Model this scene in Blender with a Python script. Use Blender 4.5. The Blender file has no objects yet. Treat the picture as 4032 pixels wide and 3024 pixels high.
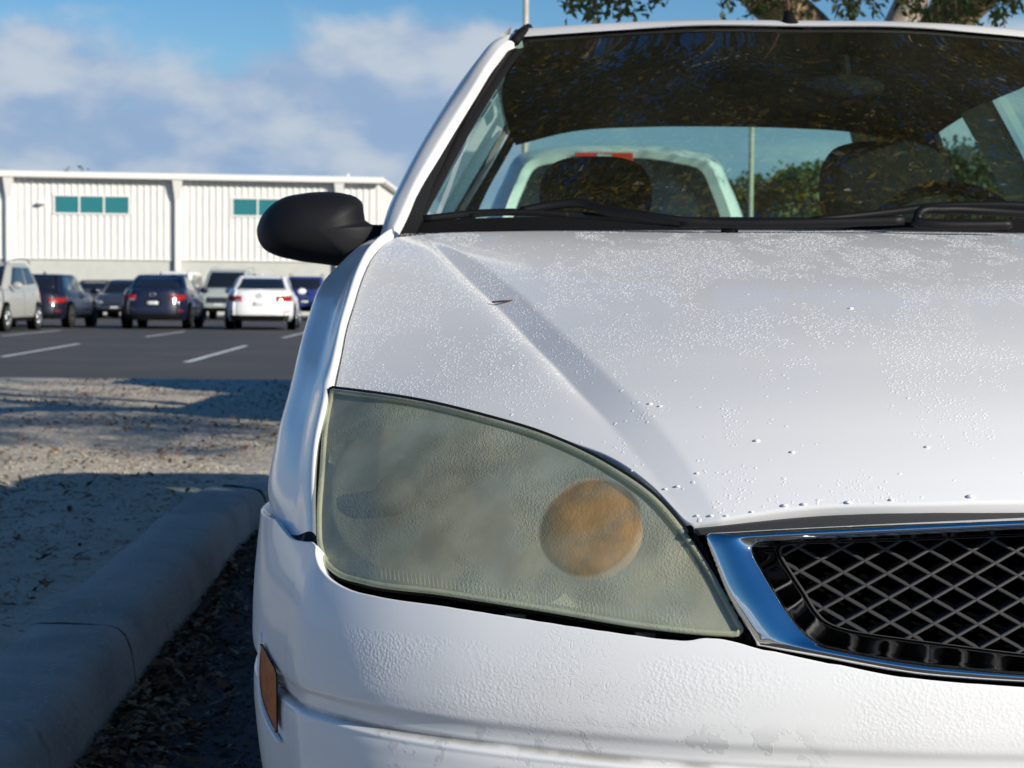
import bpy, math, random
import numpy as np
from mathutils import Matrix, Vector
from mathutils.bvhtree import BVHTree
rng = np.random.default_rng(7); random.seed(7)
SC = bpy.context.scene
COL = SC.collection
# ------------------------------------------------------------------ camera
F_PX = 7000.0; CX = 2016.0; CY = 1512.0; CAMH = 0.92
PITCH = math.atan(342 / F_PX); ROLL = 0.008
RC = np.array(Matrix.Rotation(math.pi/2 - PITCH, 3, 'X') @ Matrix.Rotation(ROLL, 3, 'Z'))
cam_d = bpy.data.cameras.new('camera'); cam = bpy.data.objects.new('camera', cam_d); COL.objects.link(cam)
cam.matrix_world = Matrix.Translation((0, 0, CAMH)) @ Matrix(RC.tolist()).to_4x4()
cam_d.sensor_width = 36; cam_d.lens = F_PX/4032*36
cam_d.clip_start = 0.05; cam_d.clip_end = 5000
cam_d.dof.use_dof = True; cam_d.dof.focus_distance = 1.85; cam_d.dof.aperture_fstop = 17
SC.camera = cam
SC.render.resolution_x = 1024; SC.render.resolution_y = 768
# ------------------------------------------------------------------ light
SUN_EL = math.radians(21.0)
SUN_AZ = math.radians(50.0)      # from -Y (behind the camera) towards +X
sdir = Vector((math.sin(SUN_AZ)*math.cos(SUN_EL), -math.cos(SUN_AZ)*math.cos(SUN_EL), math.sin(SUN_EL)))
ld = bpy.data.lights.new('sun', 'SUN'); ld.energy = 5.0; ld.angle = math.radians(0.55); ld.color = (1.0, 0.93, 0.80)
lo = bpy.data.objects.new('sun', ld); COL.objects.link(lo)
lo.rotation_euler = sdir.to_track_quat('Z', 'Y').to_euler(); lo.location = (10, -10, 10)
W = bpy.data.worlds.new('World'); SC.world = W; W.use_nodes = True
nt = W.node_tree; nt.nodes.clear()
def N(t, ty, **kw):
    n = t.nodes.new(ty)
    for k, v in kw.items():
        if k.startswith('i_'): n.inputs[k[2:].replace('_', ' ')].default_value = v
        else: setattr(n, k, v)
    return n
sky = N(nt, 'ShaderNodeTexSky', sky_type='NISHITA', sun_disc=False, sun_elevation=SUN_EL,
        sun_rotation=math.atan2(sdir.x, sdir.y), air_density=1.0, dust_density=0.1, ozone_density=3.0, altitude=0)
tc = N(nt, 'ShaderNodeTexCoord')
hsv = N(nt, 'ShaderNodeHueSaturation'); hsv.inputs['Saturation'].default_value = 1.32; hsv.inputs['Value'].default_value = 1.12; hsv.inputs['Hue'].default_value = 0.505
nt.links.new(sky.outputs[0], hsv.inputs['Color'])
sep = N(nt, 'ShaderNodeSeparateXYZ'); nt.links.new(tc.outputs['Generated'], sep.inputs[0])
mp = N(nt, 'ShaderNodeMapping'); mp.inputs['Scale'].default_value = (1, 1, 1.7); mp.inputs['Location'].default_value = (3.6, 0.3, 0.15)
nt.links.new(tc.outputs['Generated'], mp.inputs[0])
n1 = N(nt, 'ShaderNodeTexNoise'); n1.inputs['Scale'].default_value = 8.0; n1.inputs['Detail'].default_value = 9; n1.inputs['Roughness'].default_value = 0.5
n2 = N(nt, 'ShaderNodeTexNoise'); n2.inputs['Scale'].default_value = 16.0; n2.inputs['Detail'].default_value = 6; n2.inputs['Roughness'].default_value = 0.5
nt.links.new(mp.outputs[0], n1.inputs['Vector']); nt.links.new(mp.outputs[0], n2.inputs['Vector'])
# cloud mask: cloud bank low, breaking up above
def M2(t, op, a, b, clamp=False):
    n = N(t, 'ShaderNodeMath', operation=op, use_clamp=clamp)
    for i, v in enumerate((a, b)):
        if isinstance(v, (int, float)): n.inputs[i].default_value = v
        else: t.links.new(v, n.inputs[i])
    return n.outputs[0]
def MR(t, v, a, b, c, d, smooth=True):
    n = N(t, 'ShaderNodeMapRange'); n.interpolation_type = 'SMOOTHSTEP' if smooth else 'LINEAR'
    t.links.new(v, n.inputs[0])
    for i, x in enumerate((a, b, c, d)): n.inputs[i+1].default_value = x
    return n.outputs[0]
elev = sep.outputs['Z']
bank = MR(nt, elev, 0.105, 0.185, 0.34, -0.14)
mask = MR(nt, M2(nt, 'ADD', n1.outputs[0], bank), 0.56, 0.74, 0.0, 1.0)
# colour of the clouds
shade = MR(nt, M2(nt, 'ADD', M2(nt, 'MULTIPLY', n2.outputs[0], 0.8), M2(nt, 'MULTIPLY', elev, 0.9)), 0.38, 0.62, 0.0, 1.0)
cm = N(nt, 'ShaderNodeMix', data_type='RGBA'); nt.links.new(shade, cm.inputs[0])
cm.inputs[6].default_value = (3.1, 4.5, 6.7, 1); cm.inputs[7].default_value = (5.6, 6.4, 7.4, 1)
mx = N(nt, 'ShaderNodeMix', data_type='RGBA'); nt.links.new(mask, mx.inputs[0])
nt.links.new(hsv.outputs[0], mx.inputs[6]); nt.links.new(cm.outputs[2], mx.inputs[7])
bg = N(nt, 'ShaderNodeBackground'); bg.inputs['Strength'].default_value = 0.08
nt.links.new(mx.outputs[2], bg.inputs[0])
wo = N(nt, 'ShaderNodeOutputWorld'); nt.links.new(bg.outputs[0], wo.inputs[0])
SC.render.engine = 'CYCLES'
SC.view_settings.view_transform = 'Standard'; SC.view_settings.look = 'None'
SC.view_settings.gamma = 1.0; SC.view_settings.use_curve_mapping = False
SC.view_settings.exposure = 0.22
SC.cycles.transparent_max_bounces = 24; SC.cycles.max_bounces = 10

# ------------------------------------------------------------------ helpers
def ray(u, v):
    u = np.asarray(u, float); v = np.asarray(v, float)
    d = np.stack([(u-CX)/F_PX, -(v-CY)/F_PX, -np.ones_like(u)], -1)
    return d @ RC.T
def Wp(u, v, Y):
    d = ray(u, v); Y = np.asarray(Y, float)
    k = (Y/d[..., 1])[..., None]
    return d*k + np.array([0, 0, CAMH])
def Wz(u, v, z):           # pixel onto the horizontal plane z
    d = ray(u, v); k = ((z-CAMH)/d[..., 2])[..., None]
    return d*k + np.array([0, 0, CAMH])
def proj(P):
    q = (np.asarray(P, float) - np.array([0, 0, CAMH])) @ RC
    return CX - q[..., 0]/q[..., 2]*F_PX, CY + q[..., 1]/q[..., 2]*F_PX
def hermite(xs, ys):
    xs = np.array(xs, float); ys = np.array(ys, float)
    d = np.diff(ys)/np.diff(xs); m = np.zeros_like(ys)
    h = np.diff(xs)
    m[1:-1] = (d[:-1]*h[1:] + d[1:]*h[:-1])/(h[:-1]+h[1:]); m[0] = d[0]; m[-1] = d[-1]
    def f(x):
        x = np.asarray(x, float); i = np.clip(np.searchsorted(xs, x)-1, 0, len(xs)-2)
        t = (x-xs[i])/h[i]; t = np.clip(t, -1.5, 2.5)
        o = t < 0; q = t > 1; tt = np.clip(t, 0, 1)
        r = (2*tt**3-3*tt**2+1)*ys[i] + (tt**3-2*tt**2+tt)*h[i]*m[i] + (-2*tt**3+3*tt**2)*ys[i+1] + (tt**3-tt**2)*h[i]*m[i+1]
        r = np.where(x < xs[0], ys[0]+m[0]*(x-xs[0]), r); r = np.where(x > xs[-1], ys[-1]+m[-1]*(x-xs[-1]), r)
        return r
    return f
def cr(P, n, lin=False):
    P = np.array(P, float)
    if len(P) == 1: return np.repeat(P, n, 0)
    L = np.concatenate([[0], np.cumsum(np.sqrt((np.diff(P, axis=0)**2).sum(1))+1e-9)])
    t = np.linspace(0, L[-1], n)
    if lin or len(P) == 2: return np.stack([np.interp(t, L, P[:, k]) for k in range(P.shape[1])], -1)
    return np.stack([hermite(L, P[:, k])(t) for k in range(P.shape[1])], -1)
def loft(curves, n, m, lin=False):
    R = np.array([cr(c, n) for c in curves])          # rows, n, 3
    return np.array([cr(R[:, j], m, lin) for j in range(n)]).transpose(1, 0, 2)   # m, n, 3
MATS = {}
def mesh(name, V, Fc, m=None, smooth=True, parent=None, origin=None):
    me = bpy.data.meshes.new(name)
    V = np.asarray(V, float)
    if parent is not None:
        V = V - np.array(parent['_o'])
    elif origin is not None: V = V - np.array(origin)
    me.from_pydata(V.tolist(), [], [tuple(int(i) for i in f) for f in Fc])
    me.validate(clean_customdata=False)
    if smooth: me.polygons.foreach_set('use_smooth', [True]*len(me.polygons))
    if m is not None: me.materials.append(m)
    o = bpy.data.objects.new(name, me); COL.objects.link(o)
    if parent is not None: o.parent = parent; o['_o'] = tuple(parent['_o'])
    elif origin is not None: o.location = origin; o['_o'] = tuple(origin)
    else: o['_o'] = (0.0, 0.0, 0.0)
    return o
def fast_mesh(name, V, nper, m=None, parent=None, smooth=False, faces=None):
    """V: (k*nper,3) every nper verts make one polygon, or explicit uniform faces array"""
    V = np.asarray(V, float)
    if parent is not None: V = V - np.array(parent['_o'])
    me = bpy.data.meshes.new(name)
    me.vertices.add(len(V)); me.vertices.foreach_set('co', V.ravel().astype(np.float32))
    if faces is None: faces = np.arange(len(V)).reshape(-1, nper)
    faces = np.asarray(faces); k, w = faces.shape
    me.loops.add(k*w); me.loops.foreach_set('vertex_index', faces.ravel().astype(np.int32))
    me.polygons.add(k); me.polygons.foreach_set('loop_start', (np.arange(k)*w).astype(np.int32))
    me.polygons.foreach_set('loop_total', np.full(k, w, np.int32))
    if smooth: me.polygons.foreach_set('use_smooth', np.ones(k, bool))
    me.update(calc_edges=True)
    if m: me.materials.append(m)
    o = bpy.data.objects.new(name, me); COL.objects.link(o)
    if parent is not None: o.parent = parent; o['_o'] = tuple(parent['_o'])
    else: o['_o'] = (0.0, 0.0, 0.0)
    return o
def gridf(n, m, flip=False, off=0, closed=False):
    f = []
    for i in range(n-1):
        for j in range(m if closed else m-1):
            a = off+i*m+j; b = off+i*m+(j+1) % m; c = off+(i+1)*m+(j+1) % m; d = off+(i+1)*m+j
            f.append((a, d, c, b) if flip else (a, b, c, d))
    return f
def gmesh(name, G, m=None, parent=None, flip=False, smooth=True, closed=False, thick=0):
    n, k = G.shape[:2]
    o = mesh(name, G.reshape(-1, 3), gridf(n, k, flip, 0, closed), m, smooth, parent)
    if thick:
        s = o.modifiers.new('thickness', 'SOLIDIFY'); s.thickness = thick; s.offset = -1
    return o
class MB:
    def __init__(s): s.v = []; s.f = []
    def add(s, V, Fc):
        o = len(s.v); s.v += [tuple(map(float, p)) for p in V]; s.f += [tuple(int(i)+o for i in f) for f in Fc]; return s
    def box(s, a, b, M=None):
        (x0, y0, z0), (x1, y1, z1) = a, b
        V = np.array([(x0,y0,z0),(x1,y0,z0),(x1,y1,z0),(x0,y1,z0),(x0,y0,z1),(x1,y0,z1),(x1,y1,z1),(x0,y1,z1)], float)
        if M is not None: V = V @ np.array(M)[:3, :3].T + np.array(M)[:3, 3]
        return s.add(V, [(0,3,2,1),(4,5,6,7),(0,1,5,4),(1,2,6,5),(2,3,7,6),(3,0,4,7)])
    def tube(s, path, r, k=10, cap=True, sx=1.0, up=(0, 0, 1)):
        P = np.array(path, float); n = len(P)
        r = np.full(n, r, float) if np.isscalar(r) else np.array(r, float)
        T = np.gradient(P, axis=0); T /= np.linalg.norm(T, axis=1)[:, None]+1e-12
        rings = []
        u = np.array(up, float)
        if abs(T[0] @ u) > 0.95: u = np.array([1.0, 0, 0]) if abs(T[0][0]) < .9 else np.array([0, 1.0, 0])
        for i in range(n):
            a = np.cross(T[i], u); a /= np.linalg.norm(a)+1e-12; b = np.cross(a, T[i])
            u = b
            th = np.arange(k)*2*math.pi/k
            rings.append(P[i] + r[i]*(np.cos(th)[:, None]*a*sx + np.sin(th)[:, None]*b))
        V = np.concatenate(rings)
        Fc = gridf(n, k, True, 0, True)
        if cap: Fc += [tuple(range(k)), tuple(range((n-1)*k, n*k))[::-1]]
        return s.add(V, Fc)
    def sphere(s, c, r, a=14, b=9):
        V = []; 
        for i in range(b+1):
            ph = math.pi*i/b
            for j in range(a):
                th = 2*math.pi*j/a
                V.append((c[0]+r[0]*math.sin(ph)*math.cos(th), c[1]+r[1]*math.sin(ph)*math.sin(th), c[2]+r[2]*math.cos(ph)))
        return s.add(V, gridf(b+1, a, True, 0, True))
    def build(s, name, m=None, parent=None, smooth=False, origin=None, bevel=0):
        o = mesh(name, np.array(s.v), s.f, m, smooth, parent, origin)
        if bevel:
            b = o.modifiers.new('bevel', 'BEVEL'); b.width = bevel; b.segments = 2; b.limit_method = 'ANGLE'
            o.data.polygons.foreach_set('use_smooth', [True]*len(o.data.polygons))
            w = o.modifiers.new('wn', 'WEIGHTED_NORMAL'); w.keep_sharp = False
        return o
def empty(name, loc, label=None, cat=None, group=None):
    o = bpy.data.objects.new(name, None); COL.objects.link(o); o.location = loc; o['_o'] = tuple(float(x) for x in loc)
    o.empty_display_size = 0.2
    tag(o, label, cat, group); return o
def tag(o, label=None, cat=None, group=None, kind=None):
    for k, v in (('label', label), ('category', cat), ('group', group), ('kind', kind)):
        if v: o[k] = v
    return o
def sstep(a, b, x):
    t = np.clip((x-a)/(b-a), 0, 1); return t*t*(3-2*t)
# ------------------------------------------------------------------ materials
def mat(name, col, rough=0.5, metal=0.0, coat=0.0, spec=0.5, bump=None, var=None, emit=None, coord='Object'):
    """bump: (scale, strength, distance)  var: (scale, colour2, lo, hi)"""
    m = bpy.data.materials.new(name); m.use_nodes = True; t = m.node_tree; b = t.nodes['Principled BSDF']
    b.inputs['Base Color'].default_value = (*col, 1); b.inputs['Roughness'].default_value = rough
    b.inputs['Metallic'].default_value = metal; b.inputs['Coat Weight'].default_value = coat; b.inputs['Coat Roughness'].default_value = 0.04
    b.inputs['Specular IOR Level'].default_value = spec
    if emit: b.inputs['Emission Color'].default_value = (*emit[0], 1); b.inputs['Emission Strength'].default_value = emit[1]
    c = N(t, 'ShaderNodeTexCoord')
    if var:
        lst = var if isinstance(var, list) else [var]
        prev = None
        for (sc, c2, lo_, hi_) in lst:
            n = N(t, 'ShaderNodeTexNoise'); n.inputs['Scale'].default_value = sc; n.inputs['Detail'].default_value = 5
            t.links.new(c.outputs[coord], n.inputs['Vector'])
            f = MR(t, n.outputs[0], lo_, hi_, 0, 1)
            x = N(t, 'ShaderNodeMix', data_type='RGBA'); t.links.new(f, x.inputs[0])
            if prev is None: x.inputs[6].default_value = (*col, 1)
            else: t.links.new(prev, x.inputs[6])
            x.inputs[7].default_value = (*c2, 1); prev = x.outputs[2]
        t.links.new(prev, b.inputs['Base Color'])
    if bump:
        lst = bump if isinstance(bump, list) else [bump]
        pv = None
        for (sc, st, di) in lst:
            n = N(t, 'ShaderNodeTexNoise'); n.inputs['Scale'].default_value = sc; n.inputs['Detail'].default_value = 4
            t.links.new(c.outputs[coord], n.inputs['Vector'])
            bp = N(t, 'ShaderNodeBump'); bp.inputs['Strength'].default_value = st; bp.inputs['Distance'].default_value = di
            t.links.new(n.outputs[0], bp.inputs['Height'])
            if pv: t.links.new(pv, bp.inputs['Normal'])
            pv = bp.outputs[0]
        t.links.new(pv, b.inputs['Normal'])
    MATS[name] = m; return m
def paint(name, col, scale=None, dirt=False, wear=None):
    """car paint with clear coat; scale: droplet relief; wear: centre of crazed patch"""
    m = mat(name, col, 0.45, 0, 0.6, 0.35); t = m.node_tree; b = t.nodes['Principled BSDF']
    b.inputs['Coat Roughness'].default_value = 0.09
    c = N(t, 'ShaderNodeTexCoord')
    pv = None
    if scale:
        v = N(t, 'ShaderNodeTexVoronoi', feature='SMOOTH_F1'); v.inputs['Scale'].default_value = scale
        v.inputs['Smoothness'].default_value = 0.35; v.inputs['Randomness'].default_value = 1.0
        wn = N(t, 'ShaderNodeTexNoise'); wn.inputs['Scale'].default_value = scale*0.7
        t.links.new(c.outputs['Object'], wn.inputs['Vector'])
        vm = N(t, 'ShaderNodeVectorMath', operation='MULTIPLY_ADD'); vm.inputs[1].default_value = (0.004,)*3
        t.links.new(wn.outputs['Color'], vm.inputs[0]); t.links.new(c.outputs['Object'], vm.inputs[2])
        t.links.new(vm.outputs[0], v.inputs['Vector'])
        n = N(t, 'ShaderNodeTexNoise'); n.inputs['Scale'].default_value = 9; n.inputs['Detail'].default_value = 4
        t.links.new(c.outputs['Object'], n.inputs['Vector'])
        k = MR(t, n.outputs[0], 0.36, 0.56, 0.05, 1.0)
        h = MR(t, v.outputs['Distance'], 0.15, 0.75, 1.0, 0.0)
        if wear:       # relief only on the front face of the bumper, not on the shaded corner
            sp = N(t, 'ShaderNodeSeparateXYZ'); t.links.new(c.outputs['Object'], sp.inputs[0])
            k = M2(t, 'MULTIPLY', k, MR(t, sp.outputs[2], 0.495, 0.53, 0, 1))
            k = M2(t, 'MULTIPLY', k, MR(t, sp.outputs[2], 0.592, 0.575, 0, 1))
        bp = N(t, 'ShaderNodeBump'); bp.inputs['Distance'].default_value = 0.0012
        t.links.new(M2(t, 'MULTIPLY', k, 0.18), bp.inputs['Strength'])
        t.links.new(h, bp.inputs['Height']); pv = bp.outputs[0]
    if wear:
        sub = N(t, 'ShaderNodeVectorMath', operation='DISTANCE'); sub.inputs[1].default_value = wear
        nz = N(t, 'ShaderNodeTexNoise'); nz.inputs['Scale'].default_value = 14; nz.inputs['Detail'].default_value = 5
        t.links.new(c.outputs['Object'], nz.inputs['Vector'])
        t.links.new(c.outputs['Object'], sub.inputs[0])
        dd = M2(t, 'ADD', sub.outputs['Value'], M2(t, 'MULTIPLY', M2(t, 'SUBTRACT', nz.outputs[0], 0.5), 0.12))
        mk = MR(t, dd, 0.02, 0.105, 1, 0)
        v2 = N(t, 'ShaderNodeTexVoronoi', feature='DISTANCE_TO_EDGE'); v2.inputs['Scale'].default_value = 150
        mpp = N(t, 'ShaderNodeMapping'); mpp.inputs['Scale'].default_value = (0.8, 1, 1.7); mpp.inputs['Rotation'].default_value = (0, 0.6, 0)
        w2 = N(t, 'ShaderNodeTexNoise'); w2.inputs['Scale'].default_value = 30; t.links.new(c.outputs['Object'], w2.inputs['Vector'])
        vm2 = N(t, 'ShaderNodeVectorMath', operation='MULTIPLY_ADD'); vm2.inputs[1].default_value = (0.05,)*3
        t.links.new(w2.outputs['Color'], vm2.inputs[0]); t.links.new(c.outputs['Object'], vm2.inputs[2])
        t.links.new(vm2.outputs[0], mpp.inputs[0]); t.links.new(mpp.outputs[0], v2.inputs['Vector'])
        cr_ = M2(t, 'MULTIPLY', MR(t, v2.outputs['Distance'], 0.0, 0.07, 1, 0), mk)
        bp2 = N(t, 'ShaderNodeBump'); bp2.inputs['Distance'].default_value = 0.0012; bp2.inputs['Strength'].default_value = 0.22; bp2.invert = True
        t.links.new(cr_, bp2.inputs['Height'])
        if pv: t.links.new(pv, bp2.inputs['Normal'])
        pv = bp2.outputs[0]
        # grey scuffs: cracks and flaked islands low on the bumper
        sp2 = N(t, 'ShaderNodeSeparateXYZ'); t.links.new(c.outputs['Object'], sp2.inputs[0])
        nf = N(t, 'ShaderNodeTexNoise'); nf.inputs['Scale'].default_value = 26; nf.inputs['Detail'].default_value = 8; nf.inputs['Roughness'].default_value = 0.6
        t.links.new(c.outputs['Object'], nf.inputs['Vector'])
        low = M2(t, 'MULTIPLY', M2(t, 'MULTIPLY', MR(t, sp2.outputs[2], 0.535, 0.505, 0, 1), MR(t, nf.outputs[0], 0.545, 0.56, 0, 1)), MR(t, sub.outputs['Value'], 0.28, 0.2, 0, 1))
        flk = M2(t, 'MAXIMUM', M2(t, 'MULTIPLY', low, 0.3), M2(t, 'MULTIPLY', cr_, 0.14))
        x = N(t, 'ShaderNodeMix', data_type='RGBA'); t.links.new(flk, x.inputs[0])
        x.inputs[6].default_value = (*col, 1); x.inputs[7].default_value = (0.40, 0.41, 0.42, 1)
        # brownish tint along the groove, broken up by noise
        gz = M2(t, 'MULTIPLY', MR(t, M2(t, 'ABSOLUTE', M2(t, 'SUBTRACT', sp2.outputs[2], 0.4825), 0), 0.0, 0.005, 0.8, 0), MR(t, nz.outputs[0], 0.35, 0.6, 0.3, 1))
        y = N(t, 'ShaderNodeMix', data_type='RGBA'); t.links.new(gz, y.inputs[0]); t.links.new(x.outputs[2], y.inputs[6]); y.inputs[7].default_value = (0.25, 0.22, 0.17, 1)
        t.links.new(y.outputs[2], b.inputs['Base Color'])
        hh = N(t, 'ShaderNodeBump'); hh.inputs['Distance'].default_value = 0.0008; hh.inputs['Strength'].default_value = 0.35
        t.links.new(low, hh.inputs['Height']); t.links.new(pv, hh.inputs['Normal']); pv = hh.outputs[0]
    if pv: t.links.new(pv, b.inputs['Normal'])
    return m
def glass(name, tint, tr_gloss=1.0, bump=None, dust_veil=0):
    m = bpy.data.materials.new(name); m.use_nodes = True; t = m.node_tree; t.nodes.clear()
    o = N(t, 'ShaderNodeOutputMaterial'); mxs = N(t, 'ShaderNodeMixShader'); tr = N(t, 'ShaderNodeBsdfTransparent'); gl = N(t, 'ShaderNodeBsdfGlossy')
    tr.inputs[0].default_value = (*tint, 1); gl.inputs['Roughness'].default_value = 0.01
    ge = N(t, 'ShaderNodeNewGeometry'); dt = N(t, 'ShaderNodeVectorMath', operation='DOT_PRODUCT')
    t.links.new(ge.outputs['Normal'], dt.inputs[0]); t.links.new(ge.outputs['Incoming'], dt.inputs[1])
    c1 = M2(t, 'SUBTRACT', 1.0, M2(t, 'ABSOLUTE', dt.outputs['Value'], 0)); f5 = M2(t, 'POWER', c1, 5.0)
    fr = M2(t, 'ADD', M2(t, 'MULTIPLY', f5, 0.92), 0.055)
    t.links.new(M2(t, 'MULTIPLY', fr, tr_gloss, True), mxs.inputs[0]); t.links.new(tr.outputs[0], mxs.inputs[1]); t.links.new(gl.outputs[0], mxs.inputs[2])
    if dust_veil:  # thin olive dust tint added to pass for the bright leaf reflection
        df = N(t, 'ShaderNodeBsdfDiffuse'); df.inputs[0].default_value = (0.34, 0.33, 0.24, 1); md = N(t, 'ShaderNodeMixShader'); cc = N(t, 'ShaderNodeTexCoord')
        nn_ = N(t, 'ShaderNodeTexNoise'); nn_.inputs['Scale'].default_value = 4; nn_.inputs['Detail'].default_value = 7; t.links.new(cc.outputs['Object'], nn_.inputs['Vector'])
        t.links.new(MR(t, nn_.outputs[0], .3, .7, dust_veil*.5, dust_veil*1.5), md.inputs[0]); t.links.new(mxs.outputs[0], md.inputs[1]); t.links.new(df.outputs[0], md.inputs[2]); t.links.new(md.outputs[0], o.inputs[0])
    else: t.links.new(mxs.outputs[0], o.inputs[0])
    if bump:
        c = N(t, 'ShaderNodeTexCoord'); n = N(t, 'ShaderNodeTexNoise'); n.inputs['Scale'].default_value = bump[0]; t.links.new(c.outputs['Object'], n.inputs['Vector'])
        bp = N(t, 'ShaderNodeBump'); bp.inputs['Strength'].default_value = bump[1]; bp.inputs['Distance'].default_value = bump[2]
        t.links.new(n.outputs[0], bp.inputs['Height']); t.links.new(bp.outputs[0], gl.inputs['Normal'])
    MATS[name] = m; return m
WHITE = (0.80, 0.80, 0.80)
m_hood = paint('white_paint_hood', WHITE)
m_white = paint('white_paint', WHITE)
m_bump = paint('white_paint_bumper', WHITE, scale=290, wear=(-0.505, -2.09, 0.535))
m_drop = mat('water_drop', (0.79, 0.79, 0.79), 0.45, 0, 0.0, 0.2)
m_blk = mat('black_plastic', (0.006, 0.006, 0.007), 0.5, spec=.2, bump=(900, 0.25, 0.0004))
m_blk2 = mat('black_rubber', (0.006, 0.006, 0.007), 0.7, spec=.15)
m_mirror = mat('black_mirror_plastic', (0.008, 0.008, 0.010), 0.6, spec=.22, bump=(1200, 0.2, 0.0003))
m_grey = mat('grey_plastic', (0.030, 0.030, 0.032), 0.7, bump=(700, 0.3, 0.0005))
m_mesh = mat('grille_plastic', (0.036, 0.036, 0.038), 0.55)
m_void = mat('void_shade_black', (0.002, 0.002, 0.002), 0.9, spec=0.0)  # near-black for seams and hollows, their shade is put into the colour
m_chrome = mat('chrome', (0.74, 0.75, 0.76), 0.035, 1.0, bump=(3, 0.05, 0.004))
m_amber = mat('amber_plastic', (0.40, 0.17, 0.012), 0.5, 0, 0.1, bump=(90, 0.4, 0.003), var=[(30, (0.24, 0.11, 0.015), .45, .65)])
m_amber2 = mat('amber_marker', (0.42, 0.12, 0.025), 0.45, 0, 0.0, spec=.2, bump=(500, 0.4, 0.001), var=(60, (0.28, 0.08, 0.02), 0.4, 0.7))
m_refl = mat('reflector', (0.16, 0.16, 0.145), 0.4, 0.3)
m_refl2 = mat('lamp_bezel', (0.62, 0.64, 0.56), 0.4, 0.2)
m_wind = glass('windscreen_glass', (0.74, 0.92, 0.84), 3.0, bump=(2.2, 0.15, 0.01), dust_veil=.020)
m_side = glass('side_glass', (0.72, 0.93, 0.84), 1.0)
m_int = mat('interior_dark', (0.006, 0.007, 0.009), 0.85, spec=.2)
m_intg = mat('interior_trim', (0.05, 0.055, 0.05), 0.8)
m_trimL = mat('pillar_trim', (0.60, 0.63, 0.54), 0.7)
m_tyre = mat('tyre', (0.015, 0.015, 0.015), 0.8)
m_rim = mat('rim', (0.45, 0.46, 0.47), 0.3, 0.85)
# headlight lens: hazed polycarbonate with droplets
def lensmat():
    m = bpy.data.materials.new('hazed_lens'); m.use_nodes = True; t = m.node_tree; b = t.nodes['Principled BSDF']
    b.inputs['Roughness'].default_value = 0.38; b.inputs['Coat Weight'].default_value = 0.55; b.inputs['Coat Roughness'].default_value = 0.12
    c = N(t, 'ShaderNodeTexCoord')
    n = N(t, 'ShaderNodeTexNoise'); n.inputs['Scale'].default_value = 9; n.inputs['Detail'].default_value = 5; t.links.new(c.outputs['Object'], n.inputs['Vector'])
    x = N(t, 'ShaderNodeMix', data_type='RGBA'); t.links.new(MR(t, n.outputs[0], 0.30, 0.75, 0, 1), x.inputs[0])
    x.inputs[6].default_value = (0.49, 0.54, 0.45, 1); x.inputs[7].default_value = (0.66, 0.63, 0.43, 1)
    t.links.new(x.outputs[2], b.inputs['Base Color'])
    tr = N(t, 'ShaderNodeBsdfTransparent'); tr.inputs[0].default_value = (0.86, 0.88, 0.70, 1)
    n2 = N(t, 'ShaderNodeTexNoise'); n2.inputs['Scale'].default_value = 22; n2.inputs['Detail'].default_value = 6; t.links.new(c.outputs['Object'], n2.inputs['Vector'])
    f = MR(t, n2.outputs[0], 0.3, 0.7, 0.40, 0.54)
    # the haze is worn thinner over the turn signal and the middle of the main bowl
    for (pt, r0, r1, amt) in ((Wp(2330, 2082, 1.75), .050, .056, .24), (Wp(1700, 1990, 1.86), .05, .11, .12)):
        ds = N(t, 'ShaderNodeVectorMath', operation='DISTANCE'); t.links.new(c.outputs['Object'], ds.inputs[0]); ds.inputs[1].default_value = tuple(pt-np.array([0.555, 3.75, 0]))
        f = M2(t, 'SUBTRACT', f, MR(t, ds.outputs['Value'], r0, r1, amt, 0))
    mxs = N(t, 'ShaderNodeMixShader'); t.links.new(f, mxs.inputs[0]); t.links.new(tr.outputs[0], mxs.inputs[1]); t.links.new(b.outputs[0], mxs.inputs[2])
    t.links.new(mxs.outputs[0], t.nodes['Material Output'].inputs[0])
    v = N(t, 'ShaderNodeTexVoronoi', feature='SMOOTH_F1'); v.inputs['Scale'].default_value = 430; v.inputs['Smoothness'].default_value = 0.3
    t.links.new(c.outputs['Object'], v.inputs['Vector'])
    n3 = N(t, 'ShaderNodeTexNoise'); n3.inputs['Scale'].default_value = 13; n3.inputs['Detail'].default_value = 3; t.links.new(c.outputs['Object'], n3.inputs['Vector'])
    bp = N(t, 'ShaderNodeBump'); bp.inputs['Distance'].default_value = 0.0011
    t.links.new(MR(t, n3.outputs[0], 0.40, 0.6, 0.04, 0.32), bp.inputs['Strength'])
    t.links.new(MR(t, v.outputs['Distance'], 0.1, 0.7, 1, 0), bp.inputs['Height'])
    t.links.new(bp.outputs[0], b.inputs['Normal']); t.links.new(bp.outputs[0], b.inputs['Coat Normal'])
    return m
m_lens = lensmat()
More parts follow.
